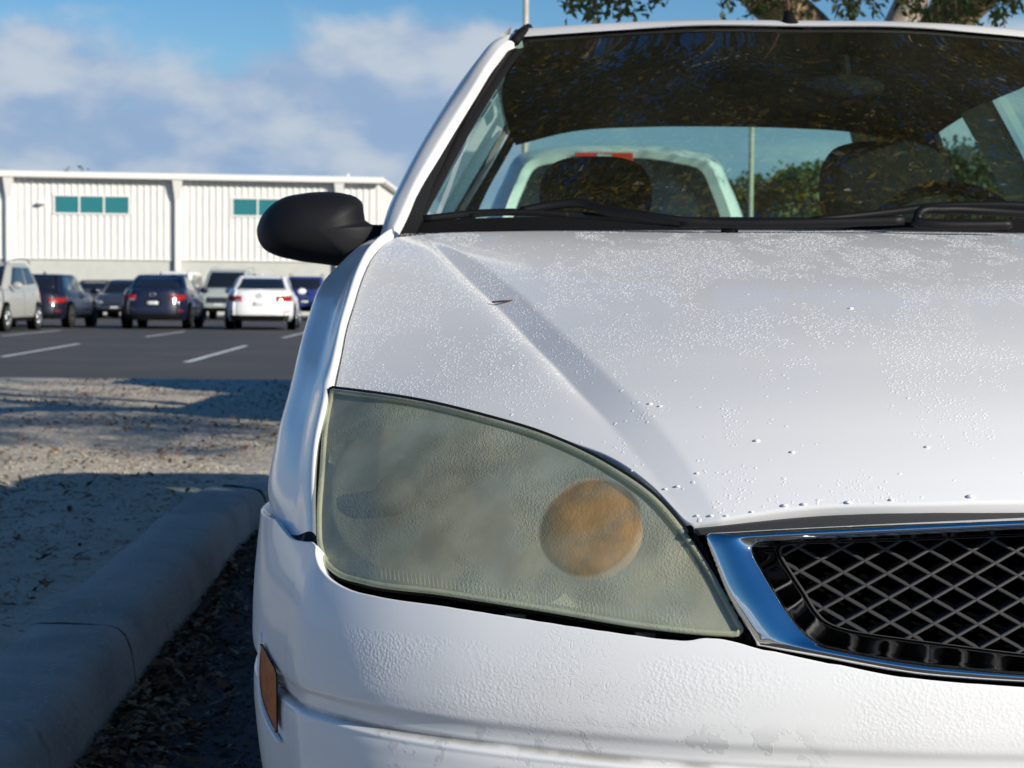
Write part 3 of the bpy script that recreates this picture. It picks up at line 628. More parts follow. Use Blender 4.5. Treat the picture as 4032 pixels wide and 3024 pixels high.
#@@CARS
# ------------------------------------------------------------------ background cars
m_cglass = mat('car_glass', (0.012, 0.014, 0.018), 0.06, 0, 0.5)
m_red = mat('tail_lamp', (0.30, 0.012, 0.010), 0.4, 0, 0.0, spec=.2)
m_lampw = mat('lamp_clear', (0.5, 0.5, 0.5), 0.1, 0.4, 1.0)
m_plate = mat('plate_white', (0.6, 0.62, 0.62), 0.4)
def superq(a, q, n=6): return a*(1-np.abs(q)**n)**(1/n)
def mkcar(label, cat, group, cx, cy, front_to_cam, kind, L, Wd, H, body, extra=(), yaw=0.0):
    """origin under the middle; local +y is forward"""
    T = empty('parked_car', (cx, cy, 0), label, cat, group); T['_o'] = (0., 0., 0.)
    T.rotation_euler.z = math.radians(yaw)+(math.pi if front_to_cam else 0)
    a0 = Wd/2; hb = L/2; zb = .24 if kind != 'suv' else .30
    deckS = {'sedan': [(0, .70), (.16, .72), (.3, .68), (.66, .645), (.76, .64), (.92, .55), (1, .47)],
             'hatch': [(0, .63), (.1, .66), (.3, .645), (.66, .62), (.76, .62), (.92, .55), (1, .46)],
             'cuv': [(0, .60), (.1, .64), (.3, .62), (.66, .60), (.77, .595), (.93, .52), (1, .44)],
             'suv': [(0, .58), (.1, .60), (.3, .60), (.66, .60), (.76, .60), (.95, .56), (1, .49)]}[kind]
    deck = hermite([p[0] for p in deckS], [p[1]*H for p in deckS])
    endR = hermite([0, .15, .35, .5, .7, .9, 1], [-.06, -.01, 0, -.01, -.05, -.07, -.10])
    endF = hermite([0, .15, .35, .5, .7, .9, 1], [-.10, -.03, 0, -.01, -.05, -.14, -.26])
    wid = hermite([0, .15, .4, .7, .9, 1], [.93, .985, 1, .985, .95, .90])
    def body_pt(side, q, t, off=0):
        yr = -hb-endR(t); yf = hb+endF(t); ym = (yr+yf)/2; yh = (yf-yr)/2; A = a0*wid(t)
        if side in ('L', 'R'):
            y = ym+yh*q; x = superq(A, q, 5)*(1 if side == 'R' else -1); x += off*(1 if side == 'R' else -1)
        else:
            x = A*q; yy = superq(yh, q, 5); y = ym+yy+off if side == 'F' else ym-yy-off
        z = zb+(deck((y+hb)/L)-zb)*t
        return (x, y, z)
    def patch(side, q0, q1, t0, t1, off, n=8, m=5, fn=None):
        fn = fn or body_pt
        G = np.array([[fn(side, q, t, off) for q in np.linspace(q0, q1, n)] for t in np.linspace(t0, t1, m)])
        return G
    # body shell
    th = []
    for s_, sgn in (('F', 1), ('R', -1), ('B', -1), ('L', 1)):
        q = np.sin(np.linspace(-math.pi/2, math.pi/2, 15))*.965
        if sgn < 0: q = q[::-1]
        if s_ == 'R': q = np.sort(q)[::-1]
        if s_ == 'L': q = np.sort(q)
        if s_ == 'F': q = np.sort(q)
        if s_ == 'B': q = np.sort(q)[::-1]
        th += [(s_, v) for v in q]
    ts = [0, .06, .15, .25, .35, .45, .6, .75, .85, .93, .98, 1]
    G = [[body_pt(s_, q, t) for s_, q in th] for t in ts]
    for k in (.97, .9, .7, .4, .0):
        row = []
        for s_, q in th:
            x, y, z = body_pt(s_, q, 1); y2 = y*(k*.5+.5) if k < .97 else y*.99
            x2 = x*k; yc = y*(.985 if k > .9 else (.96 if k > .6 else .95)); row.append((x2, yc, float(deck((yc+hb)/L))+.03*(1-k*k)+.012))
        G.append(row)
    gmesh('body', np.array(G), body, T, closed=True)
    # greenhouse
    gy = {'cuv': (.03, .17, .55, .78), 'sedan': (.13, .30, .60, .76), 'hatch': (.03, .16, .58, .77), 'suv': (.015, .085, .60, .75)}[kind]
    zt = H; 
    def gh(side, q, t, off=0):
        yr = -hb+L*(gy[0]+(gy[1]-gy[0])*t); yf = -hb+L*(gy[3]+(gy[2]-gy[3])*t); A = a0*(.90-(.20 if kind != 'suv' else .15)*t)
        cr_ = sstep(.86, 1.0, t)*.05
        ym = (yr+yf)/2; yh = (yf-yr)/2-cr_
        A -= cr_*.6
        if side in ('L', 'R'):
            y = ym+yh*q; x = (superq(A, q, 7)+off)*(1 if side == 'R' else -1)
        else:
            x = A*q; yy = superq(yh, q, 7)-.05*q*q+off*1.2; y = ym+yy if side == 'F' else ym-yy
        z0 = deck((y+hb)/L)-.02; z = z0+(zt-.02-z0)*(t if t < .86 else t) + off*.3
        return (x, y, z)
    G = [[gh(s_, q, t) for s_, q in th] for t in (0, .2, .4, .6, .8, .9, .96, 1)]
    for k in (.92, .75, .5, 0):
        G.append([(x*k, y*k if k else y*.0, z+.035*(1-k*k)) for (x, y, z) in (gh(s_, q, 1) for s_, q in th)])
    gmesh('cabin', np.array(G), body, T, closed=True)
    gmesh('rear_window', patch('B', -.80, .80, .16 if kind == 'sedan' else .30, .86, .012, 14, 6, gh), m_cglass, T, thick=.004)
    gmesh('windscreen', patch('F', -.88, .88, .10, .88, .012, 14, 6, gh), m_cglass, T, True, thick=.004)
    for sd in ('L', 'R'):
        for (q0, q1) in ((-.80, -.12), (-.05, .74)):
            gmesh('side_window', patch(sd, q0, q1, .18, .84, .008, 10, 5, gh), m_cglass, T, sd == 'L')
        # wheels
        for yw in (-L*.29, L*.31):
            r_ = .32 if kind != 'suv' else .37; s = 1 if sd == 'R' else -1
            xo = float(body_pt(sd, 2*yw/L, .3)[0])
            ar = MB(); ar.tube([(xo-s*.20, yw, r_+.02), (xo+s*.006, yw, r_+.02)], r_*1.19, 28); ar.build('wheel_well_shade', m_void, T)  # black disc on the body side, paints in the shade of the wheel well
            w = MB().tube([(xo-s*.21, yw, r_), (xo-s*.19, yw, r_), (xo+s*.005, yw, r_), (xo+s*.018, yw, r_)], [r_*.9, r_, r_, r_*.92], 28).build('wheel', m_tyre, T, True)
            w['_o'] = (0., 0., 0.)
            rm = MB().tube([(xo+s*.012, yw, r_), (xo+s*.022, yw, r_)], [r_*.66, r_*.62], 24)
            rm.build('rim_shade', m_void, w)  # black disc colours in the shade between the spokes
            sp_ = MB()
            for k in range(7):
                an = k*2*math.pi/7; c_, s2 = math.cos(an), math.sin(an)
                p1 = np.array([xo+s*.03, yw+.03*c_, r_+.03*s2]); p2 = np.array([xo+s*.026, yw+r_*.62*c_, r_+r_*.62*s2]); sp_.tube([p1, (p1+p2)/2, p2], [.045, .028, .036], 6)
            an = np.linspace(0, 2*math.pi, 25); sp_.tube(np.c_[np.full(25, xo+s*.024), yw+r_*.64*np.cos(an), r_+r_*.64*np.sin(an)], .018, 6, False)
            sp_.tube([(xo+s*.02, yw, r_), (xo+s*.04, yw, r_)], .055, 12)
            sp_.build('rim', m_rim if 'darkrim' not in extra else m_grey, w, True)
        # mirror, handles, sill
        s = 1 if sd == 'R' else -1; ym = L*.20; zm = float(deck(.7))+.10
        MB().sphere((s*(a0+.09), ym, zm), (.12, .06, .085)).build('side_mirror', body, T, True)
        for yy in (-L*.02, -L*.19):
            p = body_pt(sd, 2*yy/L, .82, .012); MB().box((p[0]-.012, yy-.09, p[2]-.014), (p[0]+.012, yy+.09, p[2]+.014)).build('door_handle', body, T)
        gmesh('door_seam', patch(sd, -.035, -.030, .12, .97, .0025, 2, 10), m_void, T, sd == 'L')
        gmesh('sill', patch(sd, -.62, .62, .0, .13, .006, 12, 3), m_blk, T, sd == 'L')
    # ends
    low = (.0, .30) if kind == 'suv' else (.0, .20)
    gmesh('rear_valance', patch('B', -.86, .86, *low, .008, 16, 4), m_blk, T)
    gmesh('front_valance', patch('F', -.86, .86, .0, .24, .008, 16, 4), m_blk, T, True)
    tl = {'cuv': (.6, .95, .66, .84), 'sedan': (.50, .93, .66, .84), 'hatch': (.55, .95, .62, .80), 'suv': (.72, .95, .66, .88)}[kind]
    for s in (-1, 1):
        gmesh('tail_light', patch('B', s*tl[0], s*tl[1], tl[2], tl[3], .012, 10, 4), m_red, T, s < 0, thick=.008)
        gmesh('tail_light', patch('R' if s > 0 else 'L', -.975, -.93, tl[2], tl[3], .012, 4, 4), m_red, T, s < 0)
        gmesh('reverse_light', patch('B', s*(tl[0]+.04), s*(tl[0]+.20), tl[2]+.015, tl[2]+.06, .022, 5, 3), m_lampw, T, s < 0)
        gmesh('headlight', patch('F', s*.52, s*.93, .70, .86, .012, 10, 4), m_lampw, T, s > 0, thick=.008)
        gmesh('bumper_reflector', patch('B', s*.72, s*.86, .30, .335, .012, 4, 2), m_red, T, s < 0)
    gmesh('front_grille', patch('F', -.45, .45, .52, .80, .014, 10, 5), m_blk, T, True)
    for t in (.58, .66, .74): gmesh('grille_bar', patch('F', -.43, .43, t, t+.018, .024, 8, 2), m_rim, T, True)
    gmesh('front_plate', patch('F', -.16, .16, .36, .48, .02, 4, 3), m_plate, T, True)
    gmesh('plate_recess', patch('B', -.22, .22, .50, .72, .004, 6, 4), body if 'lightplate' in extra else m_blk, T)
    gmesh('number_plate', patch('B', -.165, .165, .53, .64, .016, 4, 3), m_plate, T, thick=.004)
    e = body_pt('B', 0, .86, .02); MB().tube([(e[0]+.07*math.cos(q), e[1], e[2]+.045*math.sin(q)) for q in np.linspace(0, 2*math.pi, 17)], .010, 6, False).build('emblem', m_rim, T, True)
    if 'rails' in extra:
        for s in (-1, 1):
            MB().tube(cr([(s*a0*.66, -hb+L*.13, H-.01), (s*a0*.68, -hb+L*.17, H+.035), (s*a0*.68, -hb+L*.5, H+.04), (s*a0*.66, -hb+L*.58, H)], 20), .014, 8).build('roof_rail', m_blk if 'blackrail' in extra else m_rim, T, True)
    if 'fin' in extra: MB().add([(-.02, -L*.16, H), (.02, -L*.16, H), (0, -L*.16, H+.085), (-.01, -L*.10, H+.015), (.01, -L*.10, H+.015)], [(0, 1, 2), (0, 2, 3), (1, 4, 2), (2, 4, 3)]).build('antenna_fin', body, T)
    if 'wiper' in extra: MB().box((-.25, -hb+.0, H*.60), (.2, -hb+.02, H*.62)).build('rear_wiper', m_blk, T)
    return T
p_navy = paint('navy_paint', (0.006, 0.009, 0.03)); p_black = paint('black_paint', (0.008, 0.010, 0.022)); p_champ = paint('champagne_paint', (0.38, 0.38, 0.35)); p_wh2 = paint('white_paint_far', (0.78, 0.78, 0.78))
p_silver = paint('silver_green_paint', (0.33, 0.37, 0.35)); p_blue = paint('blue_paint', (0.015, 0.03, 0.17)); p_slate = paint('slate_paint', (0.03, 0.04, 0.06))
GR = 'cars parked before the metal building'
mkcar('champagne compact suv facing the camera at the left edge of the car park', 'car', GR, -12.88, 43.6, True, 'cuv', 4.55, 1.82, 1.68, p_champ, ('rails',))
mkcar('black hatchback with red tail lights just right of the champagne suv', 'car', GR, -12.78, 49.25, False, 'hatch', 4.4, 1.80, 1.45, p_black, ('darkrim', 'fin'))
mkcar('dark navy sedan seen from behind with bright red tail lights', 'car', GR, -9.58, 48.9, False, 'sedan', 4.75, 1.80, 1.46, p_navy, ('darkrim', 'fin'), 3.8)
mkcar('white sedan seen from behind with dark rear window and dark lower bumper', 'car', GR, -6.83, 48.85, False, 'sedan', 4.8, 1.84, 1.45, p_wh2, ('fin', 'lightplate'), 5.0)
mkcar('blue suv with black roof rails seen from behind beneath the black mirror', 'car', GR, -8.1, 70.3, False, 'suv', 4.3, 1.78, 1.66, p_blue, ('rails', 'blackrail', 'wiper'), 3.0)
mkcar('large silver suv facing the camera between navy sedan and white sedan', 'car', GR, -10.75, 67.6, True, 'suv', 5.2, 2.0, 1.88, p_silver, ('rails',))
mkcar('white suv of which only the roof shows above the navy sedan', 'car', GR, -13.0, 68.6, True, 'suv', 4.8, 1.85, 1.80, p_wh2)
mkcar('slate blue sedan facing the camera with a white front plate, left of navy sedan', 'car', GR, -14.75, 68.2, True, 'sedan', 4.7, 1.80, 1.47, p_slate)
mkcar('dark car far behind, seen in the gap right of the black hatchback', 'car', GR, -17.3, 74.5, False, 'sedan', 4.6, 1.80, 1.50, p_slate)
mkcar('dark car almost hidden behind the fender of the near white car', 'car', GR, -5.5, 66.6, True, 'hatch', 4.3, 1.80, 1.50, p_slate)
# ------------------------------------------------------------------ white pickup behind
PK = empty('pickup_truck', (.72, 12.6, 0), 'white pickup truck with red brake lamp over its back window, seen through the white car', 'pickup truck')
m_pw = paint('white_paint_truck', (0.75, 0.76, 0.76))
px = .72
def cabring(Y, w0, w1, z0, z1, rr=.13):
    # arch outline, bottom left -> over -> bottom right
    pts = [(-w0, z0), (-w0*.985, z0+.25), (-w1-.05, z1-rr*1.6), (-w1+rr*.3, z1-rr*.35), (-w1+rr*1.6, z1+.0), (-w1*.4, z1+.03), (0, z1+.035), (w1*.4, z1+.03), (w1-rr*1.6, z1), (w1-rr*.3, z1-rr*.35), (w1+.05, z1-rr*1.6), (w0*.985, z0+.25), (w0, z0)]
    return [(px+a, Y, b) for a, b in pts]
G = loft([cabring(12.35, .83, .66, 1.10, 1.90), cabring(12.42, .90, .70, 1.08, 1.93), cabring(13.0, .93, .72, 1.08, 1.95), cabring(14.0, .93, .68, 1.08, 1.93), cabring(14.7, .92, .60, 1.05, 1.4)], 60, 24)
gmesh('cab', G, m_pw, PK, True)
A = cr(cabring(12.35, .83, .66, 1.10, 1.90), 60); B = A.copy(); B[:, 0] = px+(A[:, 0]-px)*.92; B[:, 2] = 1.10+(A[:, 2]-1.10)*.945; B[:, 1] += .03
gmesh('rear_frame', np.array([A, B]), m_pw, PK, True)
C_ = B.copy(); C_[:, 2] = np.minimum(C_[:, 2], 9); D_ = B.copy(); D_[:, 2] = 1.08
gmesh('rear_window', np.array([B, D_]), m_cglass, PK, True)
MB().box((px-.93, 12.3, .35), (px+.93, 14.9, 1.10)).build('cab_lower', m_pw, PK, bevel=.05)
MB().box((px-.94, 9.9, .45), (px+.94, 12.28, 1.20)).build('bed', m_pw, PK, bevel=.04)
MB().box((px-.93, 14.9, .4), (px+.93, 16.3, 1.12)).build('bonnet', m_pw, PK, bevel=.12)
c = wp(2378, 620, 12.30); MB().box((c[0]-.20, 12.24, c[2]-.035), (c[0]+.20, 12.36, c[2]+.03)).build('brake_lamp', mat('brake_lamp_red', (.6, .03, .015), .2, 0, 1), PK, bevel=.012)
MB().box((c[0]-.05, 12.232, c[2]-.025), (c[0]+.05, 12.239, c[2]+.02)).build('cargo_lamp', m_lampw, PK)
for s in (-1, 1):
    for yy in (10.9, 15.3):
        MB().tube([(px+s*.72, yy, .39), (px+s*.95, yy, .39)], .39, 28).build('wheel', m_tyre, PK, True)
    MB().box((px+s*.80-.09, 9.86, .75), (px+s*.80+.09, 9.9, 1.1)).build('tail_light', m_red, PK)
    MB().sphere((px+s*1.13, 14.3, 1.28), (.12, .07, .14)).build('side_mirror', m_blk, PK, True)
#@@FOCUS
# ------------------------------------------------------------------ the near white car
XC = 0.555
CAR = empty('parked_car', (XC, 3.75, 0), 'white sedan close up with hazed headlight and chrome grille, filling the right of the picture', 'car')
Zc = hermite([1.55, 1.60, 1.635, 1.655, 1.69, 1.76, 1.93, 2.16, 2.42, 2.66, 2.95, 3.3], [.56, .655, .705, .725, .752, .793, .858, .917, .966, 1.003, 1.034, 1.06])
def Hbase(x, Y):
    w = 1-.86*sstep(2.1, 2.95, Y)
    return Zc(Y-.46*x*x*w) - .078*x*x*w
def solve(u, v, Hf):
    d = ray(u, v); rx = d[..., 0]/d[..., 1]; rz = d[..., 2]/d[..., 1]
    lo_ = np.full(np.shape(rx), 1.45); hi_ = np.full(np.shape(rx), 3.35)
    for _ in range(42):
        m = (lo_+hi_)/2; gg = CAMH+rz*m - Hf(rx*m-XC, m)
        lo_ = np.where(gg > 0, m, lo_); hi_ = np.where(gg > 0, hi_, m)
    m = (lo_+hi_)/2
    return np.stack([rx*m, m, CAMH+rz*m], -1)
def A2(l): return np.array(l, float)
Vp = A2([(2750, 2110), (2650, 1960), (2530, 1800), (2353, 1596), (2160, 1395), (1959, 1189), (1840, 1080), (1722, 972), (1660, 930)])
Ep = A2([(2860, 2090), (2770, 1930), (2650, 1748), (2454, 1535), (2258, 1352), (2040, 1150), (1905, 1045), (1775, 975), (1690, 930)])
v3 = solve(Vp[:, 0], Vp[:, 1], Hbase); e3 = solve(Ep[:, 0], Ep[:, 1], Hbase)
xV = hermite(v3[:, 1], v3[:, 0]-XC); xE = hermite(e3[:, 1], e3[:, 0]-XC)
YV = v3[:, 1]
def Hf(x, Y):
    x = -np.abs(x); a = xV(Y); b = xE(Y)
    t = (x-a)/np.maximum(b-a, .008)
    fade = 1-sstep(YV[6], YV[8], Y)
    dl_ = .0085*fade*(.55+.45*sstep(1.75, 2.0, Y))
    rho = .0075*sstep(YV[2]+.02, YV[4], Y)*fade
    tl2 = np.clip(t, -.12, 1.12); lin_ = np.where(tl2 < .12, (tl2+.12)**2/.48, np.where(tl2 > .88, 1-(1.12-tl2)**2/.48, tl2)); f = -dl_*(1-lin_)
    dx = np.maximum(a-x, 0)
    f = f + rho*(1-np.exp(-dx/.010))*np.exp(-dx/.35)
    # soften the front end of the valley
    return Hbase(x, Y)+f
FB = A2([(1322, 1530), (1568, 1557), (1819, 1607), (1986, 1652), (2237, 1737), (2405, 1801), (2572, 1918), (2660, 2010), (2700, 2050), (2722, 2062), (2750, 2058), (2900, 2033), (3182, 1995), (3600, 1982), (4032, 1973), (4360, 1970)])
LB = A2([(1322, 1530), (1346, 1413), (1370, 1291), (1397, 1203), (1437, 1081), (1471, 1013), (1525, 955), (1559, 935)])
RB_ = A2([(1559, 935), (1722, 918), (1946, 911), (2353, 907), (2700, 905), (3000, 904), (3358, 904)])
cy = np.linspace(1.66, 2.90, 40); cP = np.stack([np.full(40, XC), cy, Hf(np.zeros(40), cy)], -1); cu, cv = proj(cP)
kk = np.argmin(np.abs(cv-1970)) 
Cc = np.array([(a, b) for a, b in zip(cu, cv) if b < 1970 and b > 906]); Cc = np.vstack([[FB[-1]], Cc, [RB_[-1]]])
# keep centre curve ends consistent
FB[-1] = (np.interp(-1970, -cv[::1], cu) if False else Cc[1][0]+ (Cc[1][0]-Cc[2][0])*.3, 1970); Cc[0] = FB[-1]
RB_[-1] = (Cc[-2][0], 904); Cc[-1] = RB_[-1]
NA, NBb = 300, 240
fb = cr(FB, NA); rb = cr(RB_, NA); lb_ = cr(LB, NBb); cb = cr(Cc, NBb)
a = np.linspace(0, 1, NA)[None, :, None]; b = np.linspace(0, 1, NBb)[:, None, None]
PX = (1-b)*fb[None]+b*rb[None]+(1-a)*lb_[:, None]+a*cb[:, None]-((1-a)*(1-b)*fb[0]+a*(1-b)*fb[-1]+(1-a)*b*rb[0]+a*b*rb[-1])
HG = solve(PX[..., 0], PX[..., 1], Hf)
HG[:, -1, 0] = XC; HG[:, -1, 2] = Hf(np.zeros(NBb), HG[:, -1, 1])
def lip(G):      # fold the border down so the panel has an edge
    L1 = G[0].copy(); L1[:, 2] -= .004; L1[:, 1] += .001; L2 = G[0].copy(); L2[:, 2] -= .014; L2[:, 1] += .008
    G = np.concatenate([L2[None], L1[None], G], 0)
    M1 = G[:, 0].copy(); M1[:, 2] -= .003; M1[:, 0] += .001; M2_ = G[:, 0].copy(); M2_[:, 2] -= .016; M2_[:, 0] += .004
    G = np.concatenate([M2_[:, None], M1[:, None], G], 1)
    R1 = G[-1].copy(); R1[:, 2] -= .012; R1[:, 1] += .002
    return np.concatenate([G, R1[None]], 0)
HL = lip(HG)
def mirrorx(G): M = G.copy(); M[..., 0] = 2*XC-M[..., 0]; return M
Gfull = np.concatenate([HL, mirrorx(HL)[:, ::-1][:, 1:]], 1)
gmesh('bonnet', Gfull, m_hood, CAR)
# black sheet under bonnet and lamps: colours in the shade of panel gaps
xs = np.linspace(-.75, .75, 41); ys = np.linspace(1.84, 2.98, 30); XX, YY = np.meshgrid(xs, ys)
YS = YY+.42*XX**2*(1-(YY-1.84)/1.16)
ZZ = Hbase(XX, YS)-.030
gmesh('gap_shade_sheet', np.stack([XX+XC, YS, ZZ], -1), m_void, CAR)
# ---- fender
def curve_mix(px_, zl): return [tuple(Wp(u, v, Y)) for u, v, Y in px_]
gapY = solve(LB[:, 0]-9, LB[:, 1], Hf)
cA = [wp(1247, 2116, 1.925), wp(1245, 1950, 1.97), wp(1256, 1750, 2.04), wp(1285, 1590, 2.11)]+[tuple(p) for p in gapY[0:]]
cA = cA[:3]+[wp(1290, 1600, 2.10)]+[tuple(p) for p in gapY]
def off(pt, dx, dy, dz): return (pt[0]+dx, pt[1]+dy, pt[2]+dz)
cA0 = [off(p, .004, .004, -.014) for p in cA]
cB_ = [wp(1150, 2106, 1.99), wp(1148, 1950, 2.03), wp(1166, 1750, 2.11), wp(1205, 1562, 2.23), wp(1234, 1426, 2.34), wp(1268, 1290, 2.49), wp(1308, 1155, 2.65), wp(1375, 1053, 2.81), wp(1440, 985, 2.90), wp(1512, 937, 2.99)]
cBi = [wp(1168, 2107, 1.975), wp(1166, 1950, 2.015), wp(1184, 1750, 2.095), wp(1222, 1562, 2.21), wp(1252, 1426, 2.325), wp(1286, 1290, 2.475), wp(1325, 1155, 2.635), wp(1390, 1050, 2.80), wp(1452, 985, 2.895), wp(1524, 935, 2.985)]
cC = [wp(1078, 2034, 2.10), wp(1056, 1950, 2.145), wp(1084, 1750, 2.23), wp(1140, 1535, 2.37), wp(1172, 1400, 2.48), wp(1207, 1275, 2.63), wp(1262, 1130, 2.80), wp(1338, 1052, 2.95), wp(1410, 985, 3.02), wp(1492, 935, 3.08)]
cD = [(XC-.850, 2.20, .66), (XC-.850, 2.25, .69), (XC-.850, 2.33, .72), (XC-.850, 2.47, .75), (XC-.848, 2.62, .77), (XC-.848, 2.77, .79), (XC-.857, 2.9, .82), (XC-.852, 3.03, .85), (XC-.845, 3.1, .88), (XC-.83, 3.14, .90)]
cE = [(XC-.845, 2.20, .55), (XC-.852, 2.20, .60), (XC-.850, 2.30, .62), (XC-.850, 2.42, .665), (XC-.850, 2.52, .675), (XC-.850, 2.64, .665), (XC-.852, 2.80, .60), (XC-.862, 2.86, .45), (XC-.86, 2.95, .32), (XC-.855, 3.12, .30)]
G = loft([cA0, cA, cBi, cB_, cC, cD, cE], 90, 70)
fen = gmesh('front_fender', G, m_white, CAR)
gmesh('front_fender', mirrorx(G), m_white, CAR, True)
# ---- bumper: plan curve x profile
plan = np.vstack([cr([(0, 1.60), (-.2, 1.610), (-.4, 1.645), (-.53, 1.690), (-.63, 1.738), (-.70, 1.785), (-.75, 1.832), (-.778, 1.866), (-.796, 1.905)], 150),
                  cr([(-.797, 1.908), (-.813, 1.948), (-.830, 1.990), (-.845, 2.030), (-.857, 2.075), (-.866, 2.14), (-.871, 2.24), (-.872, 2.34)], 70)])
pT = np.gradient(plan, axis=0); pT /= np.linalg.norm(pT, axis=1)[:, None]; pN = np.c_[-pT[:, 1], pT[:, 0]]   # inward normal
pN = np.where((pN[:, 1:2] < 0) & (np.abs(pN[:, :1]) < .5), -pN, pN)
if pN[0, 1] < 0: pN = -pN
pN = np.c_[np.abs(pN[:, 0]), np.abs(pN[:, 1])]
prof = hermite([.18, .25, .33, .42, .455, .472, .479, .4815, .484, .487, .492, .499, .507, .515, .54, .575, .60, .63, .66, .70, .75], [.08, .045, .018, .004, .0015, .002, .004, .0095, .0105, .0085, .0075, .0055, .0015, .0002, 0, .004, .010, .021, .034, .052, .076])
def bp_(i, z, off_=0):
    i = np.asarray(i, float); j = np.clip(i, 0, 219)
    x = np.interp(j, np.arange(220), plan[:, 0]); y = np.interp(j, np.arange(220), plan[:, 1])
    nx = np.interp(j, np.arange(220), pN[:, 0]); ny = np.interp(j, np.arange(220), pN[:, 1])
    o_ = prof(z)*(1-.8*sstep(120, 200, j)*sstep(.5, .55, z))-off_
    return np.stack([XC+x+nx*o_, y+ny*o_, z+0*x], -1)
II, ZZ = np.meshgrid(np.arange(220), np.linspace(.18, .75, 160)); BG = bp_(II, ZZ)
bv = BVHTree.FromPolygons([Vector(p) for p in BG.reshape(-1, 3)], gridf(160, 220))
def hitb(u, v):
    d = ray(u, v); h = bv.ray_cast(Vector((0, 0, CAMH)), Vector(d))
    if h[0] is None: return None
    n_, m_ = divmod(h[2], 219); P = h[0]
    dd = (plan[:, 0]+XC+pN[:, 0]*prof(P.z)-P.x)**2+(plan[:, 1]+pN[:, 1]*prof(P.z)-P.y)**2
    return float(np.argmin(dd)), P.z, P
top = A2([(1085, 2045), (1120, 2092), (1150, 2122), (1200, 2132), (1236, 2138), (1244, 2180), (1262, 2235), (1300, 2280), (1370, 2320), (1480, 2348), (1735, 2386), (2154, 2452), (2450, 2496), (2600, 2516), (2720, 2522), (2770, 2514), (2900, 2530), (2975, 2550), (3247, 2608), (3570, 2668), (3800, 2690), (4032, 2706), (4370, 2724)])
tp = cr(top, 120); ti = []; tz = []
for u, v in tp:
    h = hitb(u, v)
    if h and (not ti or h[0] < ti[-1]-.3): ti.append(h[0]); tz.append(h[1])
ti = np.array(ti[::-1]); tz = np.array(tz[::-1])
zt_i = np.interp(np.arange(220), ti, tz); 
kk = int(ti[-1]); zt_i[kk:] = tz[-1]-.010*np.linspace(0, 1, 220-kk)
NW = 300
zb_i = np.full(220, .20)
w_ = np.linspace(0, 1, NW)[:, None]
GZ = zb_i[None]*(1-w_)+zt_i[None]*w_
G = bp_(np.broadcast_to(np.arange(220)[None], GZ.shape), GZ)
# rolled upper edge
top_row = G[-1]; idx = np.arange(220)
r1 = top_row.copy(); r1[:, 0] += pN[:, 0]*.003; r1[:, 1] += pN[:, 1]*.003; r1[:, 2] -= .0005
r2 = top_row.copy(); r2[:, 0] += pN[:, 0]*.020; r2[:, 1] += pN[:, 1]*.020; r2[:, 2] -= .02
G = np.concatenate([G, r1[None], r2[None]], 0)
Gf = np.concatenate([G[:, ::-1], mirrorx(G)[:, 1:]], 1)
gmesh('bumper_cover', Gf, m_bump, CAR)
# lower grille slot and side marker
def on_b(pts, off_, n=24, m=8, split=None):
    return None
jr = np.arange(150, 181); mu = proj(np.c_[XC+plan[jr, 0]-.002, plan[jr, 1]-.001, np.full(len(jr), .45)])[0]
def side_pt(u, v, o=0.0):
    Y = np.interp(-u, -mu, plan[jr, 1]); p = np.array(Wp(u, v, Y)); return p+np.array([o*.93, o*.36, 0])
ml = cr([(1037, 2538), (1031, 2600), (1030, 2680), (1040, 2750), (1066, 2822), (1095, 2880)], 22); mr_ = cr([(1039, 2538), (1066, 2594), (1092, 2646), (1095, 2700), (1096, 2790), (1097, 2881)], 22)
Q = np.array([[tuple(side_pt(*(ml[i]*(1-t)+mr_[i]*t), -.0015-.002*math.sin(math.pi*t))) for t in np.linspace(0, 1, 9)] for i in range(22)])
edge = np.concatenate([Q[0], Q[:, -1], Q[-1][::-1], Q[::-1, 0]])
for mir in (0, 1):
    gmesh('side_marker', mirrorx(Q) if mir else Q, m_amber2, CAR)
    e2 = mirrorx(edge) if mir else edge
    MB().tube(e2, .0008, 6, False).build('marker_seal', m_blk2, CAR, True)
    tr = np.array([side_pt(u, v, .001) for u, v in cr([(1026, 2490), (1022, 2580), (1022, 2700), (1033, 2790), (1060, 2862), (1099, 2925)], 30)])
    MB().tube(mirrorx(tr) if mir else tr, [.0005]+[.0034]*28+[.001], 8).build('marker_trim', m_white, CAR, True)
